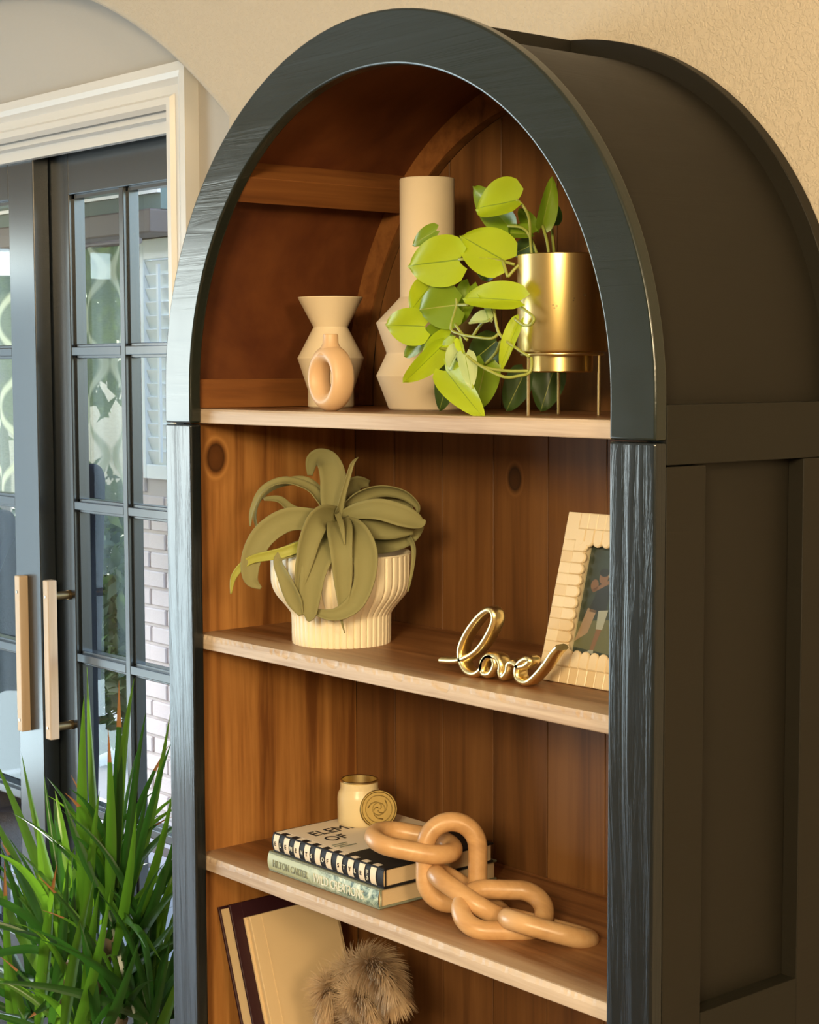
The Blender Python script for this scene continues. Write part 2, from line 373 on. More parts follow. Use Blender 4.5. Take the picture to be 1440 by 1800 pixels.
struct('floor', MB().box(-3.7, 5.2, -5.0, .62, -.12, 0), 'floor')
struct('ceiling', MB().box(-3.7, 5.2, -5.0, .62, 2.75, 2.85), 'ceiling')
struct('wall_right', MB().box(5.2, 5.3, -5.0, .62, 0, 2.75), 'wall')
struct('wall_front', MB().box(-3.7, 5.2, -5.1, -5.0, 0, 2.75), 'wall')
wlf = MB()
for (a, b, c, d) in ((-5.0, -3.35, 0, 2.75), (-1.33, -.98, 0, 2.75), (-.28, .62, 0, 2.75), (-3.35, -1.33, 2.05, 2.75), (-3.35, -1.33, 0, .06), (-.98, -.28, 2.05, 2.75), (-.98, -.28, 0, .06)): wlf.box(-3.7, -3.6, a, b, c, d)
struct('wall_left', wlf, 'wall')
def window(name, y0, y1, bars):
    wf = MB()
    for y in [y0] + bars + [y1 - .05]: wf.box(-3.69, -3.62, y, y + .05, .06, 2.05)
    wf.box(-3.69, -3.62, y0 + .05, y1 - .05, .06, .11).box(-3.69, -3.62, y0 + .05, y1 - .05, 2.0, 2.05)
    return struct(name, wf, 'white')
window('window_2', -3.35, -1.33, [-2.36])
win1 = window('window_1', -.98, -.28, [])
cw = MB(); nn = 60
cv_ = [(-3.45 + .015 * math.sin(i * .9), -.985 + .71 * i / nn, z) for z in (.45, 1.90) for i in range(nn + 1)]
cw.add(cv_, [(i, i + 1, nn + 2 + i, nn + 1 + i) for i in range(nn)])
obj('sheer', cw, 'sheer', win1, smooth=True)
# door casing with a stepped moulding profile (width, how far it stands proud)
def casing(name, side):
    prof = [(0, .014), (.008, .024), (.020, .024), (.026, .016), (.042, .015), (.052, .026), (.062, .030), (.078, .030)]
    mb = MB(); X0, X1, Z1 = -1.945, -.655, 2.05; yb = .4495
    for i in range(len(prof) - 1):
        (a, d0), (b, d1) = prof[i], prof[i + 1]
        if side == 'top':
            mb.add([(X0 - a, yb - d0, Z1 + a), (X1 + a, yb - d0, Z1 + a), (X1 + b, yb - d1, Z1 + b), (X0 - b, yb - d1, Z1 + b)], [(0, 1, 2, 3)])
        else:
            s = 1 if side == 'right' else -1; X = X1 if side == 'right' else X0
            mb.add([(X + s * a, yb - d0, 0), (X + s * b, yb - d1, 0), (X + s * b, yb - d1, Z1 + b), (X + s * a, yb - d0, Z1 + a)], [(0, 1, 2, 3)])
    w = prof[-1][0]; d = prof[-1][1]
    if side == 'top': mb.add([(X0 - w, yb - d, Z1 + w), (X1 + w, yb - d, Z1 + w), (X1 + w, yb, Z1 + w), (X0 - w, yb, Z1 + w)], [(0, 1, 2, 3)])
    else:
        mb.add([(X + s * w, yb - d, 0), (X + s * w, yb - d, Z1 + w), (X + s * w, yb, Z1 + w), (X + s * w, yb, 0)], [(0, 1, 2, 3)])
    struct(name, mb, 'white')
casing('trim_1', 'top'); casing('trim_2', 'right'); casing('trim_3', 'left')
jm = MB().box(-.665, -.655, .4495, .62, 0, 2.05).box(-1.945, -1.935, .4495, .62, 0, 2.05).box(-1.935, -.665, .4495, .62, 2.04, 2.05)
jm.box(-1.935, -.665, .475, .492, 2.018, 2.04)
struct('trim_4', jm, 'white')
struct('baseboard_back', MB().box(-.30, 5.2, .322, .336, 0, .11), 'white', bevel=.004)

# ------------------------------------------------------------------ french doors
def door_leaf(name, label, x0, x1, y, hx, hy, hz0, hz1):
    t = thing(name, label, 'door', (x0, y, 0), kind='structure'); T = .038
    zb, zt, st = .305, 1.9415, .110; n = 5; mw = .009
    for a, b in ((x0, x0 + st), (x1 - st, x1)): obj('stile', MB().box(a, b, y, y + T, .012, 2.036), 'door_paint', t, bevel=.002)
    for a, b in ((.012, zb), (zt, 2.036)): obj('rail', MB().box(x0 + st, x1 - st, y, y + T, a, b), 'door_paint', t, bevel=.002)
    xm = (x0 + x1) / 2; ph = (zt - zb) / n
    def bar(nm, a, b, c, d):        # glazing bar with a moulded, stepped back edge
        mb = MB(); mb.box(a, b, y + .001, y + T, c, d)
        e = .006
        if nm == 'muntin' and (b - a) < (d - c): mb.box(a - e, b + e, y + .010, y + T - .004, c, d)
        else: mb.box(a, b, y + .010, y + T - .004, c - e, d + e)
        obj('muntin', mb, 'door_paint', t, bevel=.0015)
    bar('muntin', xm - mw, xm + mw, zb, zt)
    for k in range(1, n):
        z = zb + ph * k; bar('muntin', x0 + st, xm - mw, z - mw, z + mw); bar('muntin', xm + mw, x1 - st, z - mw, z + mw)
    bd = MB()                       # glazing bead round each opening
    for k in range(n):
        for (a, b) in ((x0 + st, xm - mw), (xm + mw, x1 - st)):
            c, d = zb + ph * k + (mw if k else 0), zb + ph * (k + 1) - (mw if k < n - 1 else 0)
            obj('pane', MB().add([(a, y + .026, c), (b, y + .026, c), (b, y + .026, d), (a, y + .026, d)], [(0, 1, 2, 3)]), 'glass', t)
            if k == n - 1: bd.box(a, b, y + .010, y + T - .004, d - .008, d)
            if k == 0: bd.box(a, b, y + .010, y + T - .004, c, c + .008)
    for xx in (x0 + st, x1 - st - .008): bd.box(xx, xx + .008, y + .010, y + T - .004, zb, zt)
    obj('glazing_bead', bd, 'door_paint', t)
    h = obj('handle', MB().box(hx - .011, hx + .011, hy - .011, hy + .011, hz0, hz1), 'handle_wood', t, bevel=.002); h['label'] = 'pale wooden pull bar'
    for z in (hz0 + .025, hz1 - .035):
        obj('post', MB().tube([(hx, hy + .010, z), (hx, y - .004, z)], .009, 16), 'dark_brass', h, smooth=35)['label'] = 'aged brass stand-off'
        obj('rosette', MB().tube([(hx, y - .005, z), (hx, y + .001, z)], .0105, 16), 'dark_brass', h, smooth=35)
        obj('screw', MB().tube([(hx, hy - .0122, z), (hx, hy - .010, z)], .0034, 12), 'screw', h)['label'] = 'steel screw head'
    return t
HR = (-1.2150, 0.4825); HL = (-1.3350, 0.4793)
door_leaf('door_1', 'right leaf of the charcoal french doors, next to the white casing', -1.30, -.665, .53, HR[0], HR[1], .785, 1.128)
door_leaf('door_2', 'left leaf of the charcoal french doors, standing slightly proud, cut by the left edge', -1.905, -1.268, .490, HL[0], HL[1], .785, 1.128)
# ------------------------------------------------------------------ outside, seen through the panes, and stand-ins for reflections
struct('floor_patio', MB().box(-9, 1.0, .62, 8, -.15, -.03), 'paving')
bw = thing('brick_wall', 'whitewashed brick house wall seen through the right column of door panes', 'wall', (-3.33, 2.0, -.03), kind='structure')
BX0, BX1 = -3.335, -2.15
WX0, WX1, WZ0, WZ1 = -3.262, -2.75, 1.19, 2.03        # shuttered window
mt = MB().box(BX0 + .012, BX1, 2.012, 2.2, -.03, WZ0).box(BX0 + .012, WX0, 2.012, 2.2, WZ0, 2.3).box(WX1, BX1, 2.012, 2.2, WZ0, 2.3).box(WX0, WX1, 2.012, 2.2, WZ1, 2.3)
obj('mortar_bed', mt, 'mortar', bw)
bmesh_cache = {}
rows = 0; z = .0
while z < 2.28:
    x = BX0 - (.10 if rows % 2 else 0)
    while x < BX1:
        a, b = max(x, BX0), min(x + .193, BX1)
        segs = [(a, b)]
        if z + .06 > WZ0 and z < WZ1: segs = [(a, min(b, WX0 - .004)), (max(a, WX1 + .004), b)]
        for (p, q) in segs:
            if q - p < .02: continue
            key = round(q - p, 3); j = random.uniform(-.003, .003)
            if key not in bmesh_cache:
                bmesh_cache[key] = obj('brick', MB().box(0, key, 0, .05, 0, .056), 'brick', bw, bevel=.004, seg=1)
                o = bmesh_cache[key]; me = o.data; me.transform(Matrix.Translation(ORG[bw.name]))
            else:
                o = bmesh_cache[key].copy(); C.objects.link(o)
            o.location = V((p, 2.0 + j, z)) - ORG[bw.name]
        x += .203
    z += .067; rows += 1
sh = thing('window_shutter', 'white louvred plantation shutter in the brick wall behind the right door panes', 'shutter', (WX0, 2.02, WZ0))
fr = MB(); e = .022
fr.box(WX0, WX0 + e, 1.992, 2.03, WZ0, WZ1).box(WX1 - e, WX1, 1.992, 2.03, WZ0, WZ1).box(WX0 + e, WX1 - e, 1.992, 2.03, WZ0, WZ0 + .05).box(WX0 + e, WX1 - e, 1.992, 2.03, WZ1 - .07, WZ1)
obj('frame', fr, 'shutter', sh, bevel=.003)
k = 0; zz = WZ0 + .075
while zz < WZ1 - .08:
    obj('louver', MB().obox(((WX0 + WX1) / 2, 2.012, zz), ((WX1 - WX0) / 2 - e - .002, 0, 0), (0, .010, -.024), (0, .0035, .0015)), 'shutter', sh); zz += .0475
obj('tilt_rod', MB().box(WX0 + .125, WX0 + .137, 1.980, 1.990, WZ0 + .06, WZ1 - .09), 'shutter', sh)
ln = obj('window_lintel', MB().box(BX0 - .02, BX1, 1.955, 1.999, 2.035, 2.13), 'lintel', bevel=.005, origin=(BX0, 1.97, 2.05)); tag(ln, 'cream painted board over the shuttered window outside', 'lintel')
pb = obj('porch_beam', MB().box(-6.2, -2.6, 1.62, 1.75, 2.0, 2.075), 'beam', origin=(-4, 1.7, 2.0), bevel=.006); tag(pb, 'brown painted porch beam above the lattice curtain', 'beam')
ps = thing('reflected_strips', 'green grey panels with white strips standing in for interior reflections above the brown beam', 'reflected_interior', (-4, 1.2, 2.2))  # panels added for the interior mirrored in the top panes
obj('reflected_top', MB().box(-6.2, -2.6, .9, 1.75, 2.29, 2.33), 'reflected_top', ps)
obj('reflected_face', MB().box(-6.2, -2.6, 1.66, 1.70, 2.075, 2.29), 'reflected_top', ps)
for z in (2.125, 2.165): obj('strip', MB().box(-6.2, -2.6, 1.648, 1.66, z, z + .012), 'white', ps)
# sheer curtain with shallow folds, added outside to show an indoor curtain's reflection
cu = MB(); nx, nz = 90, 14; xa, xb, za, zb_ = -4.1, -2.50, 1.12, 1.955
vs = [(xa + (xb - xa) * i / nx, 1.5 + .018 * math.sin(i * .55) + .008 * math.sin(i * .21), za + (zb_ - za) * k / nz) for k in range(nz + 1) for i in range(nx + 1)]
cu.add(vs, [(k * (nx + 1) + i, k * (nx + 1) + i + 1, (k + 1) * (nx + 1) + i + 1, (k + 1) * (nx + 1) + i) for k in range(nz) for i in range(nx)])
ct = thing('reflected_curtain', 'pale sheer curtain with a woven ogee lattice, standing in for a reflection in the left panes', 'curtain', (-3.3, 1.5, 1.95))
obj('cloth', cu, 'curtain', ct, smooth=True)
obj('rod', MB().tube([(-4.3, 1.5, 1.962), (-2.47, 1.5, 1.962)], .010, 10), 'beam', ct, smooth=35)
# dark round-backed chairs added outside for indoor chairs mirrored in the glass
def tub_chair(name, label, cx, cy, r, top):
    t = thing(name, label, 'chair', (cx, cy, -.03), 'dark tub chairs standing in for reflections')
    mb = MB(); n = 28; vs = []
    for k in range(9):
        for i in range(n + 1):
            a = PI * (-.05 + 1.1 * i / n); h = .22 + (top - .22) * (k / 8) * (math.sin(PI * min(max((i / n), 0), 1)) ** .45 * .75 + .25)
            rr = r * (.82 + .18 * k / 8); vs.append((cx + rr * math.cos(a), cy + rr * math.sin(a), h))
    fs = [(k * (n + 1) + i, k * (n + 1) + i + 1, (k + 1) * (n + 1) + i + 1, (k + 1) * (n + 1) + i) for k in range(8) for i in range(n)]
    b = obj('backrest', MB().add(vs, fs), 'chair_dark', t, smooth=True); so_ = b.modifiers.new('thickness', 'SOLIDIFY'); so_.thickness = .03
    obj('seat', MB().lathe(cx, cy, [(r * .75, .30), (r * .80, .33), (r * .80, .40), (r * .72, .43)], 28, cap1=True), 'chair_dark', t, smooth=40)
    for (i, j) in ((-1, -1), (1, -1), (-1, 1), (1, 1)): obj('leg', MB().tube([(cx + i * r * .5, cy + j * r * .5, .31), (cx + i * r * .6, cy + j * r * .6, -.029)], .012, 8), 'chair_dark', t)
CA = (-2.0986, 1.1000, 1.3197); CB = (-2.8197, 1.2500, 1.1448)
tub_chair('reflected_chair', 'dark round-backed chair standing in for a reflection in the right door leaf', CA[0], .88, .23, CA[2])
tub_chair('reflected_chair', 'dark round-backed chair standing in for a reflection in the left door leaf', CB[0], .96, .26, CB[2])
# planting
def leafy(name, mb_n, cx, cy, cz, rx, ry, rz, size, m, parent):
    rnd = random.Random(int(cx * 91) + int(cz * 57)); vs = []; fs = []
    for i in range(mb_n):
        d = V((rnd.gauss(0, 1), rnd.gauss(0, 1), rnd.gauss(0, 1))).normalized() * (rnd.random() ** .4)
        p = V((cx + d.x * rx, cy + d.y * ry, cz + d.z * rz))
        a = V((rnd.gauss(0, 1), rnd.gauss(0, 1), rnd.gauss(0, 1))).normalized(); b = a.orthogonal().normalized(); s_ = size * rnd.uniform(.6, 1.3)
        o = len(vs); vs += [p - a * s_, p + b * s_ * .4, p + a * s_, p - b * s_ * .4]; fs.append((o, o + 1, o + 2, o + 3))
    o = obj(name, MB().add(vs, fs), m, parent); o['kind'] = 'stuff'; return o
for i, (x, y, s_, lb) in enumerate(((-6.4, 3.0, 1.0, 'broad leafy garden tree seen over the lattice curtain'), (-9.6, 4.6, 1.2, 'taller garden tree further back, left of the broad one'), (-5.4, 5.9, .9, 'garden tree nearest the brick wall'))):
    t = thing('tree', lb, 'tree', (x, y, -.03))
    obj('trunk', MB().tube([(x, y, -.03), (x + .05, y, 1.0), (x - .05, y + .05, 2.0 * s_)], [.11, .09, .05], 10), 'bark', t, smooth=True)
    leafy('foliage', 3500, x, y, 2.2 * s_, 1.3 * s_, 1.3 * s_, 1.0 * s_, .085, 'tree', t)
for i, (x, y, lb) in enumerate(((-4.2, 2.25, 'dark bushy shrub left of the brick wall'), (-5.4, 2.25, 'dark bushy shrub behind the lattice curtain, further left'))):
    t = thing('shrub', lb, 'shrub', (x, y, -.03))
    obj('stem', MB().tube([(x, y, -.03), (x, y, .6)], .03, 8), 'bark', t)
    leafy('foliage', 3200, x, y, .62, .5, .26, .62, .045, 'shrub', t)
t = thing('hedge', 'long clipped hedge at the far side of the patio beyond the brick wall', 'hedge', (-.6, 5.2, -.03))
for i in range(6): obj('stem', MB().tube([(-3.0 + i * .95, 5.2, -.03), (-3.0 + i * .95, 5.2, 1.2)], .03, 8), 'bark', t)
leafy('foliage', 9000, -.6, 5.2, 1.0, 3.0, .45, 1.05, .06, 'shrub', t)
rg = thing('outdoor_rug', 'grey and white striped rug on the patio floor by the brick wall', 'rug', (-3.2, 1.75, -.03))
obj('weave', MB().box(-3.9, -2.65, 1.25, 1.98, -.03, -.022), 'mortar', rg)
for k in range(5): obj('stripe', MB().box(-3.9, -2.65, 1.30 + k * .14, 1.36 + k * .14, -.022, -.020), 'beam', rg)['label'] = 'dark grey stripe'

# ------------------------------------------------------------------ arched bookcase
W, TT, TH, ZJ, ZC = .92, .0645, .018, 1.5, 1.5406
R0, R1 = W / 2, W / 2 - TT
CX = W / 2
YB0, YB1 = .312, .330
S1, S2, S3, S4, S5 = 1.5203, 1.2020, .8835, .5650, .2465
bc = thing('bookcase', 'tall black arched bookcase with stained wood interior against the plaster wall', 'bookcase', (CX, .16, 0))
def ring_mb(ro, ri, y0, y1, z0, n=72):
    out = [(CX + ro, z0)] + arc(CX, ZC, ro, 0, PI, n) + [(CX - ro, z0)]
    inn = [(CX + ri, z0)] + arc(CX, ZC, ri, 0, PI, n) + [(CX - ri, z0)]
    N = len(out); vs = [(x, y0, z) for x, z in out] + [(x, y0, z) for x, z in inn] + [(x, y1, z) for x, z in out] + [(x, y1, z) for x, z in inn]; fs = []
    for i in range(N - 1):
        fs += [(i, i + 1, N + i + 1, N + i), (2 * N + i + 1, 2 * N + i, 3 * N + i, 3 * N + i + 1), (i + 1, i, 2 * N + i, 2 * N + i + 1), (N + i, N + i + 1, 3 * N + i + 1, 3 * N + i)]
    fs += [(0, N, 3 * N, 2 * N), (N - 1, 2 * N + N - 1, 3 * N + N - 1, N + N - 1)]
    return MB().add(vs, fs)
obj('front_arch', ring_mb(R0, R1, 0, TH, ZJ + .0006), 'black_x', bc, smooth=30, bevel=.003, seg=5)
obj('back_arch', ring_mb(R0, R1, YB0, YB1, ZJ), ['black_side'], bc, smooth=30, bevel=.001)
for x in (0, W - TT):
    obj('front_post', MB().box(x, x + TT, 0, TH, 0, ZJ - .0012), 'black_z', bc, bevel=.003, seg=5)
    xq = 0 if x == 0 else W - .0395
    obj('back_post', MB().box(xq, xq + .0395, YB0, YB1, 0, ZJ), 'black_side', bc, bevel=.001)
# plywood hood: outside black, inside stained
RS, RI = R0 - .022, R0 - .028
def hood(ro, ri, m, nm):
    obj(nm, ring_mb(ro, ri, TH, YB0, ZJ), m, bc, smooth=30)
hood(RS, RS - .003, 'black_side', 'hood_panel'); hood(RS - .003, RI, 'skin', 'hood_lining')
def radial_box(a, r0, r1, tw, y0, y1):
    d = V((math.cos(a), 0, math.sin(a))); t = V((-math.sin(a), 0, math.cos(a))); c = V((CX, (y0 + y1) / 2, ZC)) + d * (r0 + r1) / 2
    return MB().obox(c, d * (r1 - r0) / 2, V((0, (y1 - y0) / 2, 0)), t * tw / 2)
obj('ridge_batten', radial_box(PI / 2, RS - .002, R0 - .001, .064, TH, YB0), 'black_side', bc, bevel=.001)
for a in (136.5, 43.5): obj('inner_batten', radial_box(math.radians(a), R1 + .002, RI + .004, .042, TH, YB0), 'batten', bc, bevel=.001)
for s in (-1, 1):
    x = CX + s * (RI - .012); obj('shelf_cleat', MB().box(x - .014, x + .014, TH, YB0, S1 + .0005, 1.5615), 'batten', bc, bevel=.001)
# inner ring edge lining of the back arch, stained
obj('back_arch_lining', ring_mb(RI + .001, R1 - .001, YB0 - .003, YB0, S1 + .0006), 'batten', bc, smooth=30)
obj('back_arch_rim', ring_mb(R1, R1 - .0012, YB0, .3264, S1 + .0006), 'plank', bc, smooth=30)
# sides: recessed panel in a frame
for s in (-1, 1):
    def X(a, b): return (CX + s * a, CX + s * b) if s > 0 else (CX + s * b, CX + s * a)
    a, b = X(R0 - .022, R0)
    obj('side_stile', MB().box(a, b, TH, .0798, 0, 1.4735), 'black_side', bc, bevel=.0012)
    obj('side_stile', MB().box(a, b, .2475, YB0, 0, 1.4745), 'black_side', bc, bevel=.0012)
    obj('side_rail', MB().box(a, b, TH, YB0, 1.4750, 1.5375), 'black_y', bc, bevel=.0012)
    obj('side_rail', MB().box(a, b, .0798, .2475, .815, .8812), 'black_y', bc, bevel=.0012)
    obj('side_rail', MB().box(a, b, .0798, .2475, .02, .16), 'black_y', bc, bevel=.0012)
    a, b = X(R0 - .028, R0 - .022); obj('side_panel', MB().box(a, b, TH, YB0, 0, ZJ - .001), 'black_side', bc)
    a, b = X(R0 - .040, R0 - .028); o = obj('side_lining', MB().box(a, b, TH, YB0, 0, ZJ - .0008), 'wood_side', bc)
    if s < 0: o.data.transform(Matrix.Translation(ORG[bc.name])); o.location = -ORG[bc.name]
# back: tongue and groove planks below and inside the arch
x = .0262
while x < .88:
    a, b = max(x, .0402), min(x + .1069, .8798)
    m = 'plank_knot' if a < .389 < b else 'plank'
    o = obj('plank', MB().box(a + .0007, b - .0007, YB0, .324, .02, 1.4990), m, bc, bevel=.0006, seg=1)
    o.data.transform(Matrix.Translation(ORG[bc.name])); o.location = -ORG[bc.name]
    n = 8; rr = R1 - .0014; xa, xb = max(a + .0009, CX - rr + .0005), min(b - .0009, CX + rr - .0005)
    if xb - xa > .01:
        ptop = [(xa + (xb - xa) * i / n, ZC + math.sqrt(max(rr * rr - (xa + (xb - xa) * i / n - CX) ** 2, 0))) for i in range(n + 1)]
        obj('plank', MB().prism([(xa, S1 - .018), (xb, S1 - .018)] + ptop[::-1], .3265, .3355), 'plank', bc, bevel=.0006, seg=1)
    x += .1069
obj('back_sheet', MB().box(.04, .88, .324, .3258, .02, 1.499), 'black_ink', bc)
# shelves with a bare, slightly ragged front edge
rn = random.Random(3)
for i, (zt, th, e0) in enumerate(((S1, .0200, 0), (S2, .0200, .0022), (S3, .0200, .0012), (S4, .02, .001), (S5, .02, .001))):
    x0, x1 = (.0285, .8915) if i == 0 else (.0403, .8797)
    y1 = YB0 - .0032
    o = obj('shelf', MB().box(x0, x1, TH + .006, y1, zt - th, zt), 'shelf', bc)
    nn = 150; vs = []; w = 0
    for k in range(nn + 1):
        xx = x0 + (x1 - x0) * k / nn; w = .7 * w + rn.uniform(-1, 1) * e0
        vs += [(xx, TH + .006, zt), (xx, TH + .0025 + abs(w) * .4, zt - .0002), (xx, TH + .0008 + abs(w) * .5, zt - .003 - abs(w)), (xx, TH + .0004, zt - .0062 - abs(w)), (xx, TH + .0004, zt - th + .001), (xx, TH + .0012, zt - th), (xx, TH + .006, zt - th)]
    fs = [(k * 7 + q, k * 7 + (q + 1) % 7, (k + 1) * 7 + (q + 1) % 7, (k + 1) * 7 + q) for k in range(nn) for q in range(7)]
    fs += [tuple(range(7)), tuple(range(nn * 7 + 6, nn * 7 - 1, -1))]
    obj('shelf_edge', MB().add(vs, fs), 'shelf_edge', bc)['label'] = 'bare worn front edge of the shelf'
obj('plinth', MB().box(TT, W - TT, .002, .016, 0, .09), 'black_x', bc)

# ------------------------------------------------------------------ top shelf: vases
def vase(name, label, cx, cy, z0, prof, m, inner=.004, depth=.05, inner_r=None):
    t = thing(name, label, 'vase', (cx, cy, z0))
    top = prof[-1]; pr = [(r, z0 + z) for r, z in prof]
    pr += [(top[0] - inner * .3, z0 + top[1] + .0012), (top[0] - inner, z0 + top[1]), (top[0] - inner if inner_r is None else inner_r, z0 + top[1] - depth)]
    obj('body', MB().lathe(cx, cy, pr, 72, cap1=True), m, t, smooth=22, bevel=.0012, seg=2)
    return t
vase('funnel_vase', 'matt sand vase with a flared funnel mouth and pinched waist, left on the top shelf', *(0.1448, 0.1850, 1.5194)[:2], S1 + .0003,
     [(.0300, 0), (.0328, .002), (.0328, .026), (.0472, .0700), (.0242, .1135), (.0462, .1550)], 'ceramic', .003, .036, .0225)
vase('column_vase', 'tall beige vase with two stacked angular bulges under a long straight neck', *(0.3367, 0.2000, 1.5205)[:2], S1 + .0003,
     [(.0500, 0), (.0525, .002), (.0690, .0455), (.0550, .0755), (.0690, .1160), (.0368, .1500), (.0368, .3055)], 'ceramic_tall', .0035, .12)
dv = thing('ring_vase', 'small tan ring shaped vase with an open centre in front of the funnel vase', 'vase', (.300, .064, S1))
mb = MB(); cx, cy, cz = .300, .064, S1 + .0432; na, nb = 64, 28; vs = []
for i in range(na):
    a = 2 * PI * i / na; d = V((math.cos(a) * .80, 0, math.sin(a)))
    for k in range(nb):
        q = 2 * PI * k / nb; p = V((cx, cy, cz)) + d * (.0316 + .0122 * math.cos(q)) + V((0, .0170 * math.sin(q), 0)); p.z = max(p.z, S1 + .0004); vs.append(p)
mb.add(vs, [(i * nb + k, i * nb + (k + 1) % nb, ((i + 1) % na) * nb + (k + 1) % nb, ((i + 1) % na) * nb + k) for i in range(na) for k in range(nb)])
obj('ring', mb, 'ceramic_donut', dv, smooth='all')
zt = cz + .0415
obj('neck', MB().lathe(cx, cy, [(.0185, zt - .012), (.0135, zt - .002), (.0103, zt + .004), (.0098, zt + .012), (.0098, zt + .0150), (.0088, zt + .0157), (.0076, zt + .0150), (.0070, zt + .002)], 40, cap1=True), 'ceramic_donut', dv, smooth=50)

# ------------------------------------------------------------------ pothos in a brass pot on a wire stand
PX_, PY_ = (0.6581, 0.1300, 1.5220)[:2]
stn = thing('plant_stand', 'thin brass wire stand with three legs under the brass pot', 'stand', (PX_, PY_, S1))
ZR = S1 + .0715
obj('hoop', MB().tube([(PX_ + .0475 * math.cos(2 * PI * i / 48), PY_ + .0475 * math.sin(2 * PI * i / 48), ZR) for i in range(48)], .0019, 8, closed=True), 'gold', stn, smooth='all')
for a in (19.5, 139.5, 259.5):
    lx, ly = PX_ + .0475 * math.cos(math.radians(a)), PY_ + .0475 * math.sin(math.radians(a))
    obj('leg', MB().tube([(lx, ly, S1 + .0002), (lx, ly, ZR + .001)], .0019, 8), 'gold', stn, smooth=35)
pt = thing('potted_pothos', 'trailing lime green pothos in a brushed brass pot on the top shelf', 'plant', (PX_, PY_, S1 + .05))
zp = ZR + .0022
obj('pot', MB().lathe(PX_, PY_, [(.0340, zp - .0235), (.0362, zp - .022), (.0362, zp + .0002), (.0520, zp + .0006), (.0528, zp + .003), (.0528, zp + .1130), (.0518, zp + .1138), (.0508, zp + .1130), (.0508, zp + .085)], 72), 'brass', pt, smooth=30)
for (du, dz, r) in ((.0216, .0650, .0016), (.0081, .0587, .0009), (.0090, .0612, .0008), (-.0135, .050, .0012), (-.0110, .0525, .0014), (-.0150, .0535, .0010)):
    a0 = math.radians(-40.5) + math.asin(du / .0528); sp_ = MB()
    for k in range(10): sp_.v.append((PX_ + .0530 * math.cos(a0 + r / .053 * math.cos(k * .628)), PY_ + .0530 * math.sin(a0 + r / .053 * math.cos(k * .628)), zp + dz + r * math.sin(k * .628)))
    sp_.f.append(tuple(range(10))); sp_.m.append(0); obj('tarnish_spot', sp_, 'dark_brass', pt)
obj('soil', MB().lathe(PX_, PY_, [(.0505, zp + .090), (.030, zp + .094), (.006, zp + .095)], 32, cap0=True, cap1=True), 'soil', pt, smooth=True)

def heart_leaf(base, tip, hw, m, parent, tilt=.5, fold=.25, droop=.12, name='leaf', heart=.15, power=.68, side=None, nv=None):
    """leaf blade from its stalk to its tip; tilt turns it about its own midrib away from facing the room"""
    b, t = V(base), V(tip); ax = t - b; L = ax.length; ax.normalize()
    vw = (EYE - b).normalized() if nv is None else V(nv).normalized()
    nrm = (vw - ax * vw.dot(ax)).normalized(); sd = ax.cross(nrm).normalized()
    if side is not None: pass
    nrm, sd = nrm * math.cos(tilt) + sd * math.sin(tilt), sd * math.cos(tilt) - nrm * math.sin(tilt)
    NS = 14; vs = []; fs = []; QS = (-1, -.72, -.38, -.026, .026, .38, .72, 1)
    for i in range(NS + 1):
        s = i / NS
        w = hw * 1.72 * (s + .004) ** .27 * (1 - s) ** power if s < 1 else 0
        for q in QS:
            back = heart * L * abs(q) ** 1.3 * (1 - s) ** 3 * (1 if s < .7 else 0)
            p = b + ax * (L * s - back) + sd * (w * q) + nrm * (fold * w * abs(q) ** 1.2 - droop * L * (s - .35) ** 2 * 1.4 - .08 * hw * math.sin(q * 3.0 + s * 5))
            vs.append(p)
    n = len(QS); mb = MB()
    fs = [(i * n + k, i * n + k + 1, (i + 1) * n + k + 1, (i + 1) * n + k) for i in range(NS) for k in range(n - 1)]
    mb.add(vs, fs); mb.m = [1 if k == 3 else 0 for i in range(NS) for k in range(n - 1)]
    return obj(name, mb, [m, 'leaf_mid' if m in ('leaf_bright', 'leaf_pale') else 'stem'], parent, smooth='all')
PXM = 1 / 1390.0
LB, LM, LD, LP = 'leaf_bright', 'leaf_mid', 'leaf_dark', 'leaf_pale'
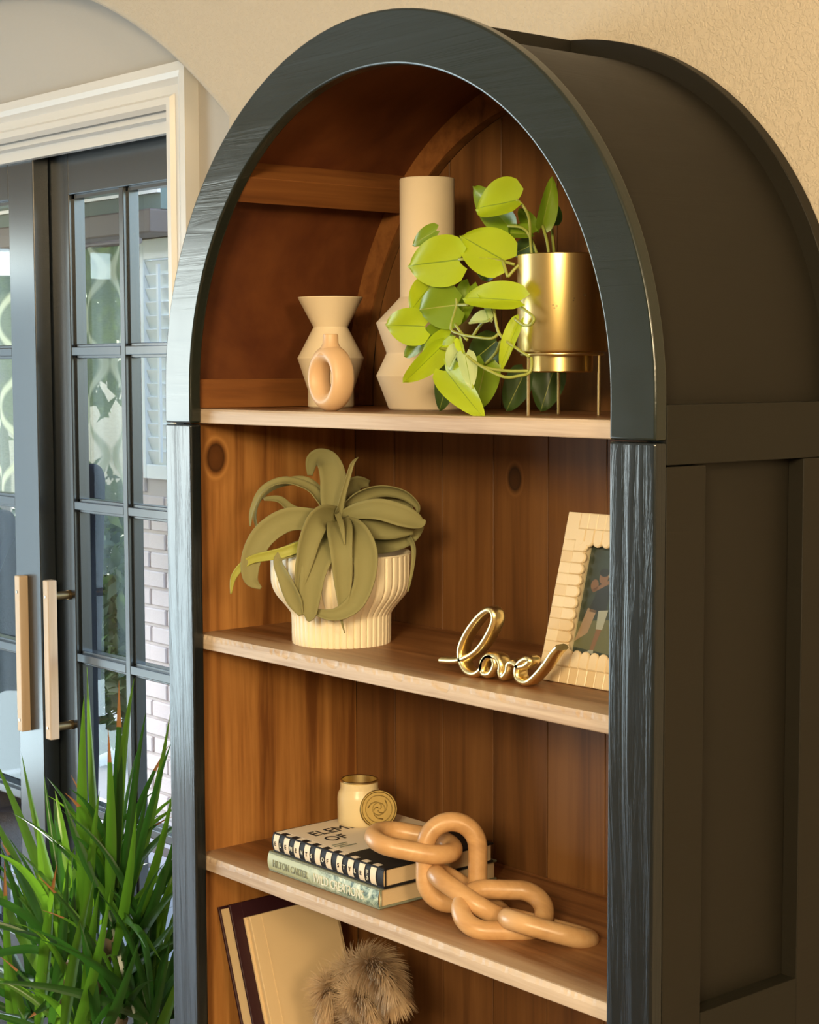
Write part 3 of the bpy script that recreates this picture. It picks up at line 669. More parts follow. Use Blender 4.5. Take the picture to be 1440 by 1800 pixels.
leaves = [   # base, tip, half width in millimetres-to-be, material, tilt, fold
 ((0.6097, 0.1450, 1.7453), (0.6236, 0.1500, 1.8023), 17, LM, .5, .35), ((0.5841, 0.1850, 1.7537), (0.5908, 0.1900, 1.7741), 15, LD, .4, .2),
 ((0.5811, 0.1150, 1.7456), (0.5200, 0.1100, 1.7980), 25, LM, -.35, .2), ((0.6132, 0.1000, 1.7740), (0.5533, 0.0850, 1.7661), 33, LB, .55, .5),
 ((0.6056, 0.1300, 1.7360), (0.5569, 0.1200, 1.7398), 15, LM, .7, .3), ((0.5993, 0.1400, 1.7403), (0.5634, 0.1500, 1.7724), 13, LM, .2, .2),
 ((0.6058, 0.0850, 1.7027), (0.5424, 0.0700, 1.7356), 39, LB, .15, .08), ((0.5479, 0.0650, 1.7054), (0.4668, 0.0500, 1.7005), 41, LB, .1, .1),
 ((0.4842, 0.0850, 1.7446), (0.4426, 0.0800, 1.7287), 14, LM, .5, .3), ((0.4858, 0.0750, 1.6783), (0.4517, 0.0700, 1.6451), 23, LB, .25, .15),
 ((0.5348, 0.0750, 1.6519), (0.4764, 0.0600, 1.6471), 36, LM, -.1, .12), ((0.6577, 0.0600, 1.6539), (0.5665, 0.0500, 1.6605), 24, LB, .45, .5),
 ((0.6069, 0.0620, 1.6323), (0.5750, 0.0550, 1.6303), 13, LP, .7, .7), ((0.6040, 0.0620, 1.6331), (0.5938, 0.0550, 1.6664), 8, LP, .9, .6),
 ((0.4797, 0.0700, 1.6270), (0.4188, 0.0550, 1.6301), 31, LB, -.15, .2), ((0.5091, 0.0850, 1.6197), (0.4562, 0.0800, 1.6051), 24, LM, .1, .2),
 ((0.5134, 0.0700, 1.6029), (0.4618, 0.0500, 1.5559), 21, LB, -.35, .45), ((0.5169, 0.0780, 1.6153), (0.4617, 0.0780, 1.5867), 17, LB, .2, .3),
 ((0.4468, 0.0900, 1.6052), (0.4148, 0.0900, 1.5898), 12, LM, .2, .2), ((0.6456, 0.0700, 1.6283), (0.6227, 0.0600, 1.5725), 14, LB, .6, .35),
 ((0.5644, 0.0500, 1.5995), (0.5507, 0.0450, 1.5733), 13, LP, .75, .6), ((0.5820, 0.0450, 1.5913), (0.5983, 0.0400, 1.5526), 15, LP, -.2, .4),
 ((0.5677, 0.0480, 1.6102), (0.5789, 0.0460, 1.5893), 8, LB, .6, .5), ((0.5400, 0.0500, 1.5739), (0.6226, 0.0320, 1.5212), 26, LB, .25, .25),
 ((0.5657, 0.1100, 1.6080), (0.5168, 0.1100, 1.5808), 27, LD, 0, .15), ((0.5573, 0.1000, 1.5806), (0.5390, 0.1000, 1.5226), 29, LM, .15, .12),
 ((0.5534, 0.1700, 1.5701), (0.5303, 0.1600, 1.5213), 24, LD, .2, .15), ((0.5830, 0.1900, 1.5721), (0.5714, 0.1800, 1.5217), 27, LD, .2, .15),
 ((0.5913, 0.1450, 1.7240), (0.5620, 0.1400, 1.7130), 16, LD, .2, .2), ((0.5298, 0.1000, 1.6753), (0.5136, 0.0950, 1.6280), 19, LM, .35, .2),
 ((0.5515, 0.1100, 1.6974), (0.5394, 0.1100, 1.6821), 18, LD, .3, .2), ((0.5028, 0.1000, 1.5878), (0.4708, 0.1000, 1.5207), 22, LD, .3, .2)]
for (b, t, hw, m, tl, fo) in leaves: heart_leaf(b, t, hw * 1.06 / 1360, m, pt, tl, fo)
stems = [
 [(0.6212, 0.1300, 1.7003), (0.6238, 0.1180, 1.6877), (0.6200, 0.1150, 1.7212), (0.6231, 0.1100, 1.7487), (0.6216, 0.1030, 1.7636), (0.6122, 0.1000, 1.7734)],
 [(0.6264, 0.1400, 1.7044), (0.6205, 0.1420, 1.7256), (0.6097, 0.1450, 1.7453)], [(0.6151, 0.1600, 1.7057), (0.6021, 0.1700, 1.7313), (0.5841, 0.1850, 1.7537)],
 [(0.6192, 0.1300, 1.7044), (0.6092, 0.1180, 1.7386), (0.5811, 0.1150, 1.7456)],
 [(0.6285, 0.1180, 1.7048), (0.6357, 0.0950, 1.7023), (0.6270, 0.0850, 1.6931), (0.6199, 0.0780, 1.6819)], [(0.6178, 0.0800, 1.6821), (0.6059, 0.0830, 1.7020)], [(0.6189, 0.0900, 1.6970), (0.5856, 0.0800, 1.7048), (0.5479, 0.0650, 1.7054)],
 [(0.6686, 0.0660, 1.5887), (0.6441, 0.0660, 1.6000), (0.6213, 0.0640, 1.6148), (0.6146, 0.0630, 1.6335), (0.6127, 0.0620, 1.6501), (0.6081, 0.0700, 1.6603), (0.6122, 0.0780, 1.6750)],
 [(0.6203, 0.0640, 1.6168), (0.6098, 0.0620, 1.6104), (0.5809, 0.0660, 1.6122), (0.5484, 0.0700, 1.6161), (0.5256, 0.0730, 1.6234), (0.5306, 0.0750, 1.6439), (0.5326, 0.0760, 1.6561), (0.5191, 0.0780, 1.6785), (0.4890, 0.0750, 1.6782)],
 [(0.6547, 0.0620, 1.6475), (0.6757, 0.0580, 1.6384), (0.6861, 0.0560, 1.6317), (0.6815, 0.0560, 1.6254), (0.6683, 0.0580, 1.6244), (0.6503, 0.0600, 1.6326)],
 [(0.5777, 0.0480, 1.5933), (0.5947, 0.0460, 1.5845), (0.6135, 0.0450, 1.5765), (0.6438, 0.0500, 1.5653), (0.6640, 0.0560, 1.5672), (0.6748, 0.0600, 1.5705), (0.6754, 0.0630, 1.5802), (0.6714, 0.0660, 1.5880)],
 [(0.5092, 0.0700, 1.6002), (0.5420, 0.0620, 1.5964), (0.5689, 0.0560, 1.5894), (0.6059, 0.0520, 1.5772), (0.6403, 0.0560, 1.5725), (0.6718, 0.0620, 1.5724)],
 [(0.5708, 0.0680, 1.6144), (0.5869, 0.0660, 1.6275), (0.6059, 0.0620, 1.6323)], [(0.5317, 0.0740, 1.6288), (0.5493, 0.0720, 1.6148), (0.5585, 0.0700, 1.6092)],
 [(0.5594, 0.0720, 1.6512), (0.5358, 0.0750, 1.6519)], [(0.5573, 0.1000, 1.5806), (0.5869, 0.0900, 1.5941), (0.6054, 0.0800, 1.6072)]]
for s_ in stems: obj('stem', MB().tube(smooth_path(s_, 4), .0019, 6), 'stem', pt, smooth='all')

# ------------------------------------------------------------------ second shelf: air plant, script sign, picture frame
AX, AY = .238, .128
ap = thing('potted_air_plant', 'olive air plant with curling strap leaves in a fluted cream footed pot', 'plant', (AX, AY, S2))
z0 = S2 + .0003
fl = [(.0660, 0), (.0680, .002), (.0685, .034), (.0700, .042), (.0780, .053), (.0890, .066), (.0950, .079), (.0965, .092), (.0965, .122)]
fp = [(r, z0 + z) for r, z in smooth_path(fl, 3)] 
mb = MB(); mb.lathe(AX, AY, fp, 46 * 8, ridge=(46, .032)); 
mb.lathe(AX, AY, [(.0965, z0 + .122), (.0950, z0 + .1238), (.0925, z0 + .1225), (.0910, z0 + .085), (.02, z0 + .082)], 92, cap0=False, cap1=True)
obj('pot', mb, 'pot', ap, smooth=50)
obj('soil', MB().lathe(AX, AY, [(.0915, z0 + .100), (.05, z0 + .106), (.008, z0 + .108)], 32, cap1=True), 'soil', ap, smooth=True)
def strap(pts, m, parent, name='leaf', facing=None, cup=.40, px=1290.0, twist=0):
    """pts: (x, y, z, width in picture pixels); a channelled strap leaf along them"""
    P = smooth_path(pts, 7); N = len(P); vs = []; fs = []; NT = 3; prev = None
    for i, p in enumerate(P):
        c = V(p[:3]); t = (V(P[min(i + 1, N - 1)][:3]) - V(P[max(i - 1, 0)][:3])).normalized()
        f = V(facing) if facing else (EYE - c).normalized()
        if twist: f = Matrix.Rotation(twist, 3, t) @ f
        sd = t.cross(f)
        if sd.length < .25 and prev is not None: sd = prev
        sd.normalize()
        if prev is not None and sd.dot(prev) < 0: sd = -sd
        if prev is not None: sd = (sd * .5 + prev * .5).normalized()
        prev = sd; nr = sd.cross(t).normalized()
        w = max(p[3] * 1.10, .3) / px / 2
        for k in range(-NT, NT + 1):
            q = k / NT; vs.append(c + sd * (w * q) + nr * (w * cup * (q * q - .5)))
    n = 2 * NT + 1
    fs = [(i * n + k, i * n + k + 1, (i + 1) * n + k + 1, (i + 1) * n + k) for i in range(N - 1) for k in range(n - 1)]
    o = obj(name, MB().add(vs, fs), m, parent, smooth='all')
    so_ = o.modifiers.new('thickness', 'SOLIDIFY'); so_.thickness = .0011; so_.offset = 0
    return o
def Dp(*a): return a
SL = [
 [(*(0.2323, 0.1213, 1.3664), 26), (*(0.2354, 0.1172, 1.3964), 40), (*(0.2315, 0.1204, 1.4272), 42), (*(0.2176, 0.1226, 1.4483), 36), (*(0.1948, 0.1236, 1.4545), 26), (*(0.1790, 0.1236, 1.4468), 20), (*(0.1710, 0.1266, 1.4274), 8)],
 [(*(0.2511, 0.1125, 1.3728), 12), (*(0.2636, 0.1117, 1.4044), 9), (*(0.2681, 0.1171, 1.4290), 8), (*(0.2722, 0.1218, 1.4481), 6), (*(0.2733, 0.1308, 1.4563), 1)],
 [(*(0.2283, 0.1166, 1.3766), 26), (*(0.2198, 0.1067, 1.3977), 25), (*(0.2088, 0.0938, 1.4148), 21), (*(0.1957, 0.0631, 1.4241), 17), (*(0.1852, 0.0354, 1.4125), 14), (*(0.1801, 0.0217, 1.3851), 11), (*(0.1739, 0.0221, 1.3631), 3)],
 [(*(0.2100, 0.1260, 1.3788), 20), (*(0.1925, 0.1209, 1.4081), 22), (*(0.1793, 0.1054, 1.4207), 20), (*(0.1669, 0.0756, 1.4168), 14), (*(0.1587, 0.0505, 1.3995), 10), (*(0.1616, 0.0386, 1.3769), 8), (*(0.1650, 0.0425, 1.3511), 3)],
 [(*(0.2466, 0.1072, 1.3705), 26), (*(0.2519, 0.0673, 1.3746), 34), (*(0.2387, 0.0365, 1.3748), 37), (*(0.2270, 0.0074, 1.3561), 37), (*(0.2201, -0.0084, 1.3263), 32), (*(0.2190, -0.0098, 1.2974), 22), (*(0.2236, 0.0034, 1.2846), 4)],
 [(*(0.2649, 0.0979, 1.3814), 24), (*(0.2792, 0.0608, 1.3790), 36), (*(0.2862, 0.0382, 1.3545), 34), (*(0.2911, 0.0239, 1.3221), 27), (*(0.2887, 0.0180, 1.2939), 16), (*(0.2847, 0.0133, 1.2774), 2)],
 [(*(0.2600, 0.1075, 1.3751), 30), (*(0.2958, 0.0802, 1.3638), 40), (*(0.3207, 0.0632, 1.3366), 34), (*(0.3244, 0.0628, 1.2995), 28), (*(0.3235, 0.0633, 1.2693), 16), (*(0.3204, 0.0627, 1.2495), 5), (*(0.3193, 0.0692, 1.2284), 1)],
 [(*(0.2649, 0.1133, 1.3659), 26), (*(0.3104, 0.0973, 1.3577), 40), (*(0.3361, 0.0919, 1.3320), 40), (*(0.3407, 0.0850, 1.2954), 32), (*(0.3350, 0.0722, 1.2682), 28), (*(0.3204, 0.0551, 1.2547), 20), (*(0.3019, 0.0412, 1.2556), 12), (*(0.2922, 0.0374, 1.2625), 3)],
 [(*(0.2541, 0.1161, 1.3758), 16), (*(0.2847, 0.1211, 1.3851), 26), (*(0.3152, 0.1337, 1.3878), 34), (*(0.3397, 0.1547, 1.3789), 34), (*(0.3497, 0.1741, 1.3708), 20), (*(0.3509, 0.1832, 1.3734), 2)],
 [(*(0.2374, 0.1273, 1.3757), 22), (*(0.2526, 0.1451, 1.3991), 30), (*(0.2651, 0.1752, 1.4092), 26), (*(0.2816, 0.2021, 1.4040), 22), (*(0.2904, 0.2202, 1.3879), 13), (*(0.2871, 0.2240, 1.3749), 5)],
 [(*(0.2227, 0.1409, 1.3788), 22), (*(0.2313, 0.1663, 1.4000), 22), (*(0.2461, 0.1991, 1.4023), 18), (*(0.2584, 0.2289, 1.3872), 14), (*(0.2651, 0.2367, 1.3721), 5)],
 [(*(0.2534, 0.0998, 1.3598), 26), (*(0.2904, 0.0584, 1.3421), 44), (*(0.2997, 0.0340, 1.3108), 40), (*(0.2994, 0.0274, 1.2739), 32), (*(0.2993, 0.0273, 1.2551), 20), (*(0.2957, 0.0262, 1.2458), 4)],
 [(*(0.2469, 0.0922, 1.3482), 20), (*(0.2595, 0.0300, 1.3357), 24), (*(0.2588, 0.0061, 1.3253), 14), (*(0.2762, 0.0033, 1.3037), 22), (*(0.2863, 0.0121, 1.2739), 26), (*(0.2904, 0.0200, 1.2534), 8)],
 [(*(0.2148, 0.1470, 1.3543), 16), (*(0.2583, 0.1672, 1.3355), 30), (*(0.2949, 0.1946, 1.3411), 22), (*(0.3118, 0.2068, 1.3571), 12), (*(0.3129, 0.2080, 1.3688), 4)],
 [(*(0.2969, 0.1970, 1.3489), 10), (*(0.3176, 0.1905, 1.3337), 9), (*(0.3242, 0.1827, 1.3053), 6), (*(0.3201, 0.1780, 1.2743), 2)],
 [(*(0.2048, 0.1200, 1.3671), 22), (*(0.1880, 0.0848, 1.3821), 16), (*(0.1835, 0.0642, 1.3978), 12), (*(0.1780, 0.0423, 1.3994), 6)],
 [(*(0.2124, 0.1289, 1.3592), 20), (*(0.1820, 0.0932, 1.3750), 20), (*(0.1767, 0.0563, 1.3690), 14), (*(0.1732, 0.0367, 1.3505), 6)],
 [(*(0.2742, 0.0934, 1.3837), 9), (*(0.3056, 0.0763, 1.3685), 8), (*(0.3197, 0.0697, 1.3458), 2)],
 [(*(0.2017, 0.1625, 1.3763), 20), (*(0.2028, 0.1792, 1.4138), 26), (*(0.2018, 0.2088, 1.4141), 10)],
 [(*(0.2393, 0.1296, 1.3570), 30), (*(0.2819, 0.1332, 1.3635), 40), (*(0.3068, 0.1624, 1.3595), 34), (*(0.3182, 0.1911, 1.3554), 10)]]
for i, p in enumerate(SL): strap(p, 'air', ap, twist=(0, .3, .9, .7, .1, -.25, 0, .2, -.2, .8, .7, .2, .5, .4, .6, .5, .4, .2, .3, .5)[i])
strap([(*(0.2577, 0.0741, 1.3463), 14), (*(0.2694, 0.0339, 1.3415), 16), (*(0.2558, 0.0103, 1.3330), 16), (*(0.2186, -0.0102, 1.3225), 12), (*(0.2006, -0.0235, 1.3014), 9), (*(0.1934, -0.0243, 1.2764), 2)], 'air_yellow', ap)['label'] = 'yellow green leaf'

# gold script sign spelling a word in one flat ribbon
sg = thing('script_sign', 'polished gold script sign reading love, on the second shelf', 'sign', (.61, .075, S2))
path = [(0.5073, 0.0680, 1.2127), (0.5253, 0.0680, 1.2143), (0.5409, 0.0680, 1.2170), (0.5605, 0.0680, 1.2250), (0.5768, 0.0680, 1.2360), (0.5919, 0.0680, 1.2530), (0.6028, 0.0680, 1.2714), (0.6018, 0.0680, 1.2822), (0.5919, 0.0680, 1.2839), (0.5748, 0.0680, 1.2731), (0.5544, 0.0680, 1.2515), (0.5430, 0.0680, 1.2305), (0.5461, 0.0680, 1.2141), (0.5564, 0.0680, 1.2042), (0.5707, 0.0680, 1.2040), (0.5819, 0.0680, 1.2117), (0.5849, 0.0680, 1.2218), (0.5939, 0.0680, 1.2291), (0.6029, 0.0680, 1.2268), (0.6049, 0.0680, 1.2181), (0.5969, 0.0680, 1.2074), (0.5859, 0.0680, 1.2060), (0.5829, 0.0680, 1.2132), (0.5889, 0.0680, 1.2250), (0.6009, 0.0680, 1.2293), (0.6108, 0.0680, 1.2278), (0.6157, 0.0680, 1.2202), (0.6148, 0.0680, 1.2112), (0.6187, 0.0680, 1.2062), (0.6265, 0.0680, 1.2134), (0.6294, 0.0680, 1.2233), (0.6372, 0.0680, 1.2256), (0.6478, 0.0680, 1.2223), (0.6593, 0.0680, 1.2264), (0.6650, 0.0680, 1.2319), (0.6583, 0.0680, 1.2330), (0.6469, 0.0680, 1.2262), (0.6421, 0.0680, 1.2154), (0.6469, 0.0680, 1.2066), (0.6603, 0.0680, 1.2057), (0.6745, 0.0680, 1.2156), (0.6904, 0.0680, 1.2311), (0.7014, 0.0680, 1.2444), (0.7106, 0.0680, 1.2528)]
P = smooth_path(path, 5); N = len(P); vs = []; fs = []
ring = [(-1, -.6), (-.5, -1), (.5, -1), (1, -.6), (1, .6), (.5, 1), (-.5, 1), (-1, .6)]
zmin = min(p[2] for p in P); lift = S2 + .0036 - zmin
for i, p in enumerate(P):
    a, b = P[max(i - 1, 0)], P[min(i + 1, N - 1)]; t = V((b[0] - a[0], 0, b[2] - a[2])).normalized(); nn = V((-t.z, 0, t.x))
    for (u, v_) in ring: vs.append(V((p[0], p[1] + .010, p[2] + lift)) + nn * u * .0041 + V((0, v_ * .010, 0)))
for i in range(N - 1):
    for k in range(8): fs.append((i * 8 + k, i * 8 + (k + 1) % 8, (i + 1) * 8 + (k + 1) % 8, (i + 1) * 8 + k))
fs += [tuple(range(8)), tuple(range(N * 8 - 1, N * 8 - 9, -1))]
obj('lettering', MB().add(vs, fs), 'gold', sg, smooth=75, bevel=0)

# leaning picture frame faced with scalloped bone tiles
FO = V((.628, .122, S2 + .0005)); lean = math.radians(15.5); turn = math.radians(2)
fx = V((math.cos(turn), math.sin(turn), 0)); fn0 = V((math.sin(turn), -math.cos(turn), 0)); fz = V((0, 0, 1)) * math.cos(lean) - fn0 * math.sin(lean); fn = fx.cross(fz)   # fn faces the room
FW, FH, FB = .165, .206, .0375
def fp_(x, z, n=0): return FO + fx * x + fz * z + fn * n
def fbox(x0, x1, z0, z1, n0, n1): return MB().obox(fp_((x0 + x1) / 2, (z0 + z1) / 2, (n0 + n1) / 2), fx * (x1 - x0) / 2, fn * (n1 - n0) / 2, fz * (z1 - z0) / 2)
pf = thing('photo_frame', 'ivory photo frame of scalloped bone tiles leaning by the right post', 'picture frame', tuple(FO))
bk = MB()
for (a, b, c, d) in ((0, FW, 0, FB), (0, FW, FH - FB, FH), (0, FB, FB, FH - FB), (FW - FB, FW, FB, FH - FB)): bk.obox(fp_((a + b) / 2, (c + d) / 2, -.006), fx * (b - a) / 2, fn * .006, fz * (d - c) / 2)
obj('frame_body', bk, 'ivory', pf)
rt = random.Random(5)
def tile(cx, cz, dx, dz, w, l, round_, h):
    """tile centred on its outer end, pointing (dx,dz) inward, rounded inner end"""
    d = fx * dx + fz * dz; s_ = fn.cross(d); pts = [(-w / 2, 0), (w / 2, 0)]
    if round_: pts += [(w / 2 * math.cos(a), l - w / 2 + w / 2 * math.sin(a)) for a in [PI * k / 8 for k in range(9)]]
    else: pts += [(w / 2, l), (-w / 2, l)]
    n = len(pts); c0 = fp_(cx, cz, 0); vs = []
    for hh, sc in ((0, 1), (h * .6, 1), (h, .86)): vs += [c0 + s_ * (x * sc) + d * (l / 2 + (y - l / 2) * sc) + fn * hh for x, y in pts]
    fs = [tuple(range(2 * n, 3 * n))] + [(r * n + i, r * n + (i + 1) % n, (r + 1) * n + (i + 1) % n, (r + 1) * n + i) for r in range(2) for i in range(n)]
    obj('tile', MB().add(vs, fs), rt.choice(['ivory', 'ivory', 'ivory2']), pf)
def run(horizontal, at, inward, a, b):
    n = round((b - a) / .0136); w = (b - a) / n
    for i in range(n):
        c = a + w * (i + .5); l1 = FB * .52
        if horizontal: tile(c, at, 0, inward, w * .99, l1, False, .0016); tile(c, at + inward * l1 * .98, 0, inward, w * .99, FB * .50 + .003, True, .0032 + rt.uniform(0, .0006))
        else: tile(at, c, inward, 0, w * .99, l1, False, .0016); tile(at + inward * l1 * .98, c, inward, 0, w * .99, FB * .50 + .003, True, .0032 + rt.uniform(0, .0006))
run(True, 0, 1, FB * .55, FW - FB * .55); run(True, FH, -1, FB * .55, FW - FB * .55); run(False, 0, 1, FB * .9, FH - FB * .9); run(False, FW, -1, FB * .9, FH - FB * .9)
for (a, b, c, d) in ((0, FB * .55, 0, FB * .9), (FW - FB * .55, FW, 0, FB * .9), (0, FB * .55, FH - FB * .9, FH), (FW - FB * .55, FW, FH - FB * .9, FH)): obj('tile', fbox(a, b, c, d, 0, .0016), 'ivory', pf, bevel=.0006)
def flat(name, m, pts, n, parent, lab=None):
    o = obj(name, MB().add([fp_(x, z, n) for x, z in pts], [tuple(range(len(pts)))]), m, parent)
    if lab: o['label'] = lab
    return o
M['print_back'] = mat('print, dim foliage', (.055, .065, .050), .3, bump=None); M['print_grass'] = mat('print, olive lawn', (.16, .15, .075), .3)
M['print_skin'] = mat('print, skin tone', (.26, .13, .075), .3); M['print_white'] = mat('print, white cloth', (.42, .40, .34), .3); M['print_peach'] = mat('print, peach cloth', (.40, .25, .16), .3); M['print_dark'] = mat('print, dark cloth', (.035, .035, .035), .3)
pr = obj('photo', fbox(FB - .004, FW - FB + .004, FB - .004, FH - FB + .004, -.0095, -.009), 'print_back', pf)
x0, x1, zb_, zt_ = FB - .004, FW - FB + .004, FB - .004, FH - FB + .004
flat('lawn', 'print_grass', [(x0, zb_ + .012), (x1, zb_ + .006), (x1, zb_ + .055), (x0, zb_ + .042)], -.0088, pr)
flat('light_streak', 'print_white', [(x0 + .036, zb_ + .10), (x0 + .044, zb_ + .098), (x0 + .066, zb_ + .131), (x0 + .056, zb_ + .133)], -.00875, pr)
def ell(cx, cz, rx, rz, n=16): return [(cx + rx * math.cos(2 * PI * i / n), cz + rz * math.sin(2 * PI * i / n)) for i in range(n)]
bx = x0 + .026
flat('figure_dress', 'print_peach', [(bx - .022, zb_ + .018), (bx - .004, zb_ + .030), (bx + .004, zb_ + .058), (bx - .010, zb_ + .060)], -.0087, pr)
flat('figure_shirt', 'print_dark', [(bx - .008, zb_ + .056), (bx + .018, zb_ + .054), (bx + .020, zb_ + .088), (bx + .002, zb_ + .092)], -.0087, pr)
flat('figure_shorts', 'print_white', [(bx + .008, zb_ + .036), (bx + .018, zb_ + .036), (bx + .022, zb_ + .060), (bx + .007, zb_ + .058)], -.0086, pr)
flat('figure_legs', 'print_skin', [(bx + .004, zb_ + .010), (bx + .010, zb_ + .010), (bx + .017, zb_ + .037), (bx + .009, zb_ + .037)], -.0087, pr)
flat('figure_shoes', 'print_white', [(bx - .002, zb_ + .006), (bx + .011, zb_ + .006), (bx + .010, zb_ + .011), (bx + .003, zb_ + .010)], -.0086, pr)
flat('figure_head', 'print_skin', ell(bx + .006, zb_ + .098, .007, .008), -.0086, pr)
flat('figure_arm', 'print_skin', [(bx - .010, zb_ + .082), (bx - .006, zb_ + .079), (bx + .018, zb_ + .092), (bx + .016, zb_ + .096)], -.0085, pr)
flat('figure_head', 'print_skin', ell(bx - .006, zb_ + .088, .006, .007), -.0085, pr)
flat('figure_hair', 'print_dark', ell(bx + .006, zb_ + .104, .0075, .005), -.0084, pr)
flat('glass', 'glass', [(x0, zb_), (x1, zb_), (x1, zt_), (x0, zt_)], -.0066, pf)
obj('back_board', fbox(.006, FW - .006, .006, FH - .006, -.0125, -.0120), 'black_ink', pf)
obj('strut', MB().obox(fp_(FW / 2, .075, -.0315) , fx * .015, fn * .0012, (fz * .075 - fn * .024)), 'black_ink', pf)

# ------------------------------------------------------------------ third shelf: books, candle, wooden chain
def book(name, label, x0, x1, y0, y1, z0, h, cover, spine, cv=.0028, grp=None):
    t = thing(name, label, 'book', (x0, y0, z0), grp)
    obj('pages', MB().box(x0 + .003, x1 - .003, y0 + .004, y1 - .003, z0 + cv, z0 + h - cv), 'paper', t)
    c = MB().box(x0, x1, y0 + .002, y1, z0, z0 + cv).box(x0, x1, y0 + .002, y1, z0 + h - cv, z0 + h)
    obj('cover', c, cover, t, bevel=.0008, seg=1)
    n = 8; prof = [(y0 + .0045 - .0045 * math.sin(PI * (i / n)) ** .6, z0 + h * i / n) for i in range(n + 1)]
    vs = [(x0, y, z) for y, z in prof] + [(x1, y, z) for y, z in prof]
    sp = MB().add(vs, [(i, i + 1, n + 2 + i, n + 1 + i) for i in range(n)])
    vs2 = [(x0, y0 + .006, z0), (x0, y0 + .006, z0 + h), (x1, y0 + .006, z0), (x1, y0 + .006, z0 + h)]
    sp.add(vs2, [(0, 1, 3, 2)])
    return t, obj('spine', sp, spine, t, smooth=40)
B1 = (.178, .4185, .0425, .252); B2 = (.185, .4245, .0455, .240); H1, H2 = .0272, .0270
zb1 = S3 + .0004; zb2 = zb1 + H1 + .0004; ztop = zb2 + H2
b1, sp1 = book('book', 'sage green coffee table book with a leafy marbled spine, lowest on the third shelf', *B1[:2], *B1[2:], zb1, H1, 'letter_grey', 'sage')
text('lettering', 'HILTON CARTER', .0140, (B1[0] + .012, B1[2] - .0002, zb1 + .0082), (1, 0, 0), (0, 0, 1), 'letter_grey', b1, squeeze=.74)
text('lettering', 'WILD CREATIONS', .0172, (B1[0] + .104, B1[2] - .0002, zb1 + .0072), (1, 0, 0), (0, 0, 1), 'letter_white', b1, squeeze=.76)
b2, sp2 = book('book', 'black book with a cream striped spine lying on the sage green book', *B2[:2], *B2[2:], zb2, H2, 'black_ink', 'black_ink')
lets = 'ELEMENTS OF STYLE'; ns = 17; x = B2[0] + .0045; pit = (B2[1] - B2[0] - .006) / 20.0
yy = B2[2]
seq = ['E', 'L', 'E', 'M', 'E', 'N', 'T', 'S', '', 'O', 'F', '', 'S', 'T', 'Y', 'L', 'E', 'GATES', '', '']
for i in range(20):
    xa = B2[0] + .004 + pit * i
    if i % 2 == 0:
        n = 8; prof = [(yy + .0042 - .0046 * math.sin(PI * (j / n)) ** .6 - .0003, zb2 + .0004 + (H2 - .0004) * j / n) for j in range(n + 1)] + [(yy + .006, zb2 + H2 + .00025), (yy + .013, zb2 + H2 + .00025)]
        vs = [(xa, a, b) for a, b in prof] + [(xa + pit, a, b) for a, b in prof]
        obj('stripe', MB().add(vs, [(j, j + 1, len(prof) + j + 1, len(prof) + j) for j in range(len(prof) - 1)]), 'cream_cover', b2, smooth=60)['label'] = 'cream spine stripe'
    s_ = seq[i]
    if len(s_) == 1: text('lettering', s_, .0085, (xa + pit * .22, yy - .0010, zb2 + .010), (1, 0, 0), (0, 0, 1), 'black_ink' if i % 2 == 0 else 'letter_white', b2, squeeze=.9)
    elif s_: text('lettering', s_, .0060, (xa + pit * .72, yy - .0010, zb2 + .006), (0, 0, 1), (-1, 0, 0), 'letter_white', b2, squeeze=.8)
obj('front_cover', MB().box(B2[0] + .004, B2[0] + .152, yy + .0135, B2[3] - .001, zb2 + H2 - .0006, zb2 + H2 + .0004), 'cream_cover', b2)['label'] = 'cream title panel'
for (s_, ox, oy, sz) in (('ELEMENTS', .058, .030, .031), ('OF', .092, .030, .031)):
    text('lettering', s_, sz, (B2[0] + ox, yy + oy, zb2 + H2 + .0008), (0, 1, 0), (-1, 0, 0), 'black_ink', b2, extrude=.0002, squeeze=.9)
for (a, b, c, d) in ((.108, .111, .02, .045), (.115, .118, .018, .04), (.122, .125, .022, .05)): obj('cover_print', MB().box(B2[0] + a, B2[0] + b, yy + c, yy + d, zb2 + H2 + .0004, zb2 + H2 + .0008), 'letter_grey', b2)
JX, JY = (0.2259, 0.1675, 0.9383)[:2]
jr = thing('candle_jar', 'ivory candle jar with gold rim and leaning brass lid on the striped book', 'candle', (JX, JY, ztop))
zj = ztop + .0008
obj('jar', MB().lathe(JX, JY, [(.0285, zj), (.0305, zj + .003), (.0308, zj + .036), (.0300, zj + .043), (.0270, zj + .0485), (.0265, zj + .051), (.0265, zj + .0600)], 64), 'jar', jr, smooth=35)
obj('rim', MB().lathe(JX, JY, [(.0266, zj + .0596), (.0274, zj + .0602), (.0274, zj + .0622), (.0258, zj + .0630), (.0240, zj + .0622), (.0236, zj + .040)], 64, cap0=False), 'gold', jr, smooth=50)['label'] = 'gold rim'
obj('wax', MB().lathe(JX, JY, [(.0238, zj + .048), (.010, zj + .0475), (.002, zj + .047)], 40, cap1=True), 'wax', jr, smooth=True)
obj('wick', MB().tube([(JX, JY, zj + .047), (JX + .001, JY, zj + .056)], .0009, 6), 'black_ink', jr)
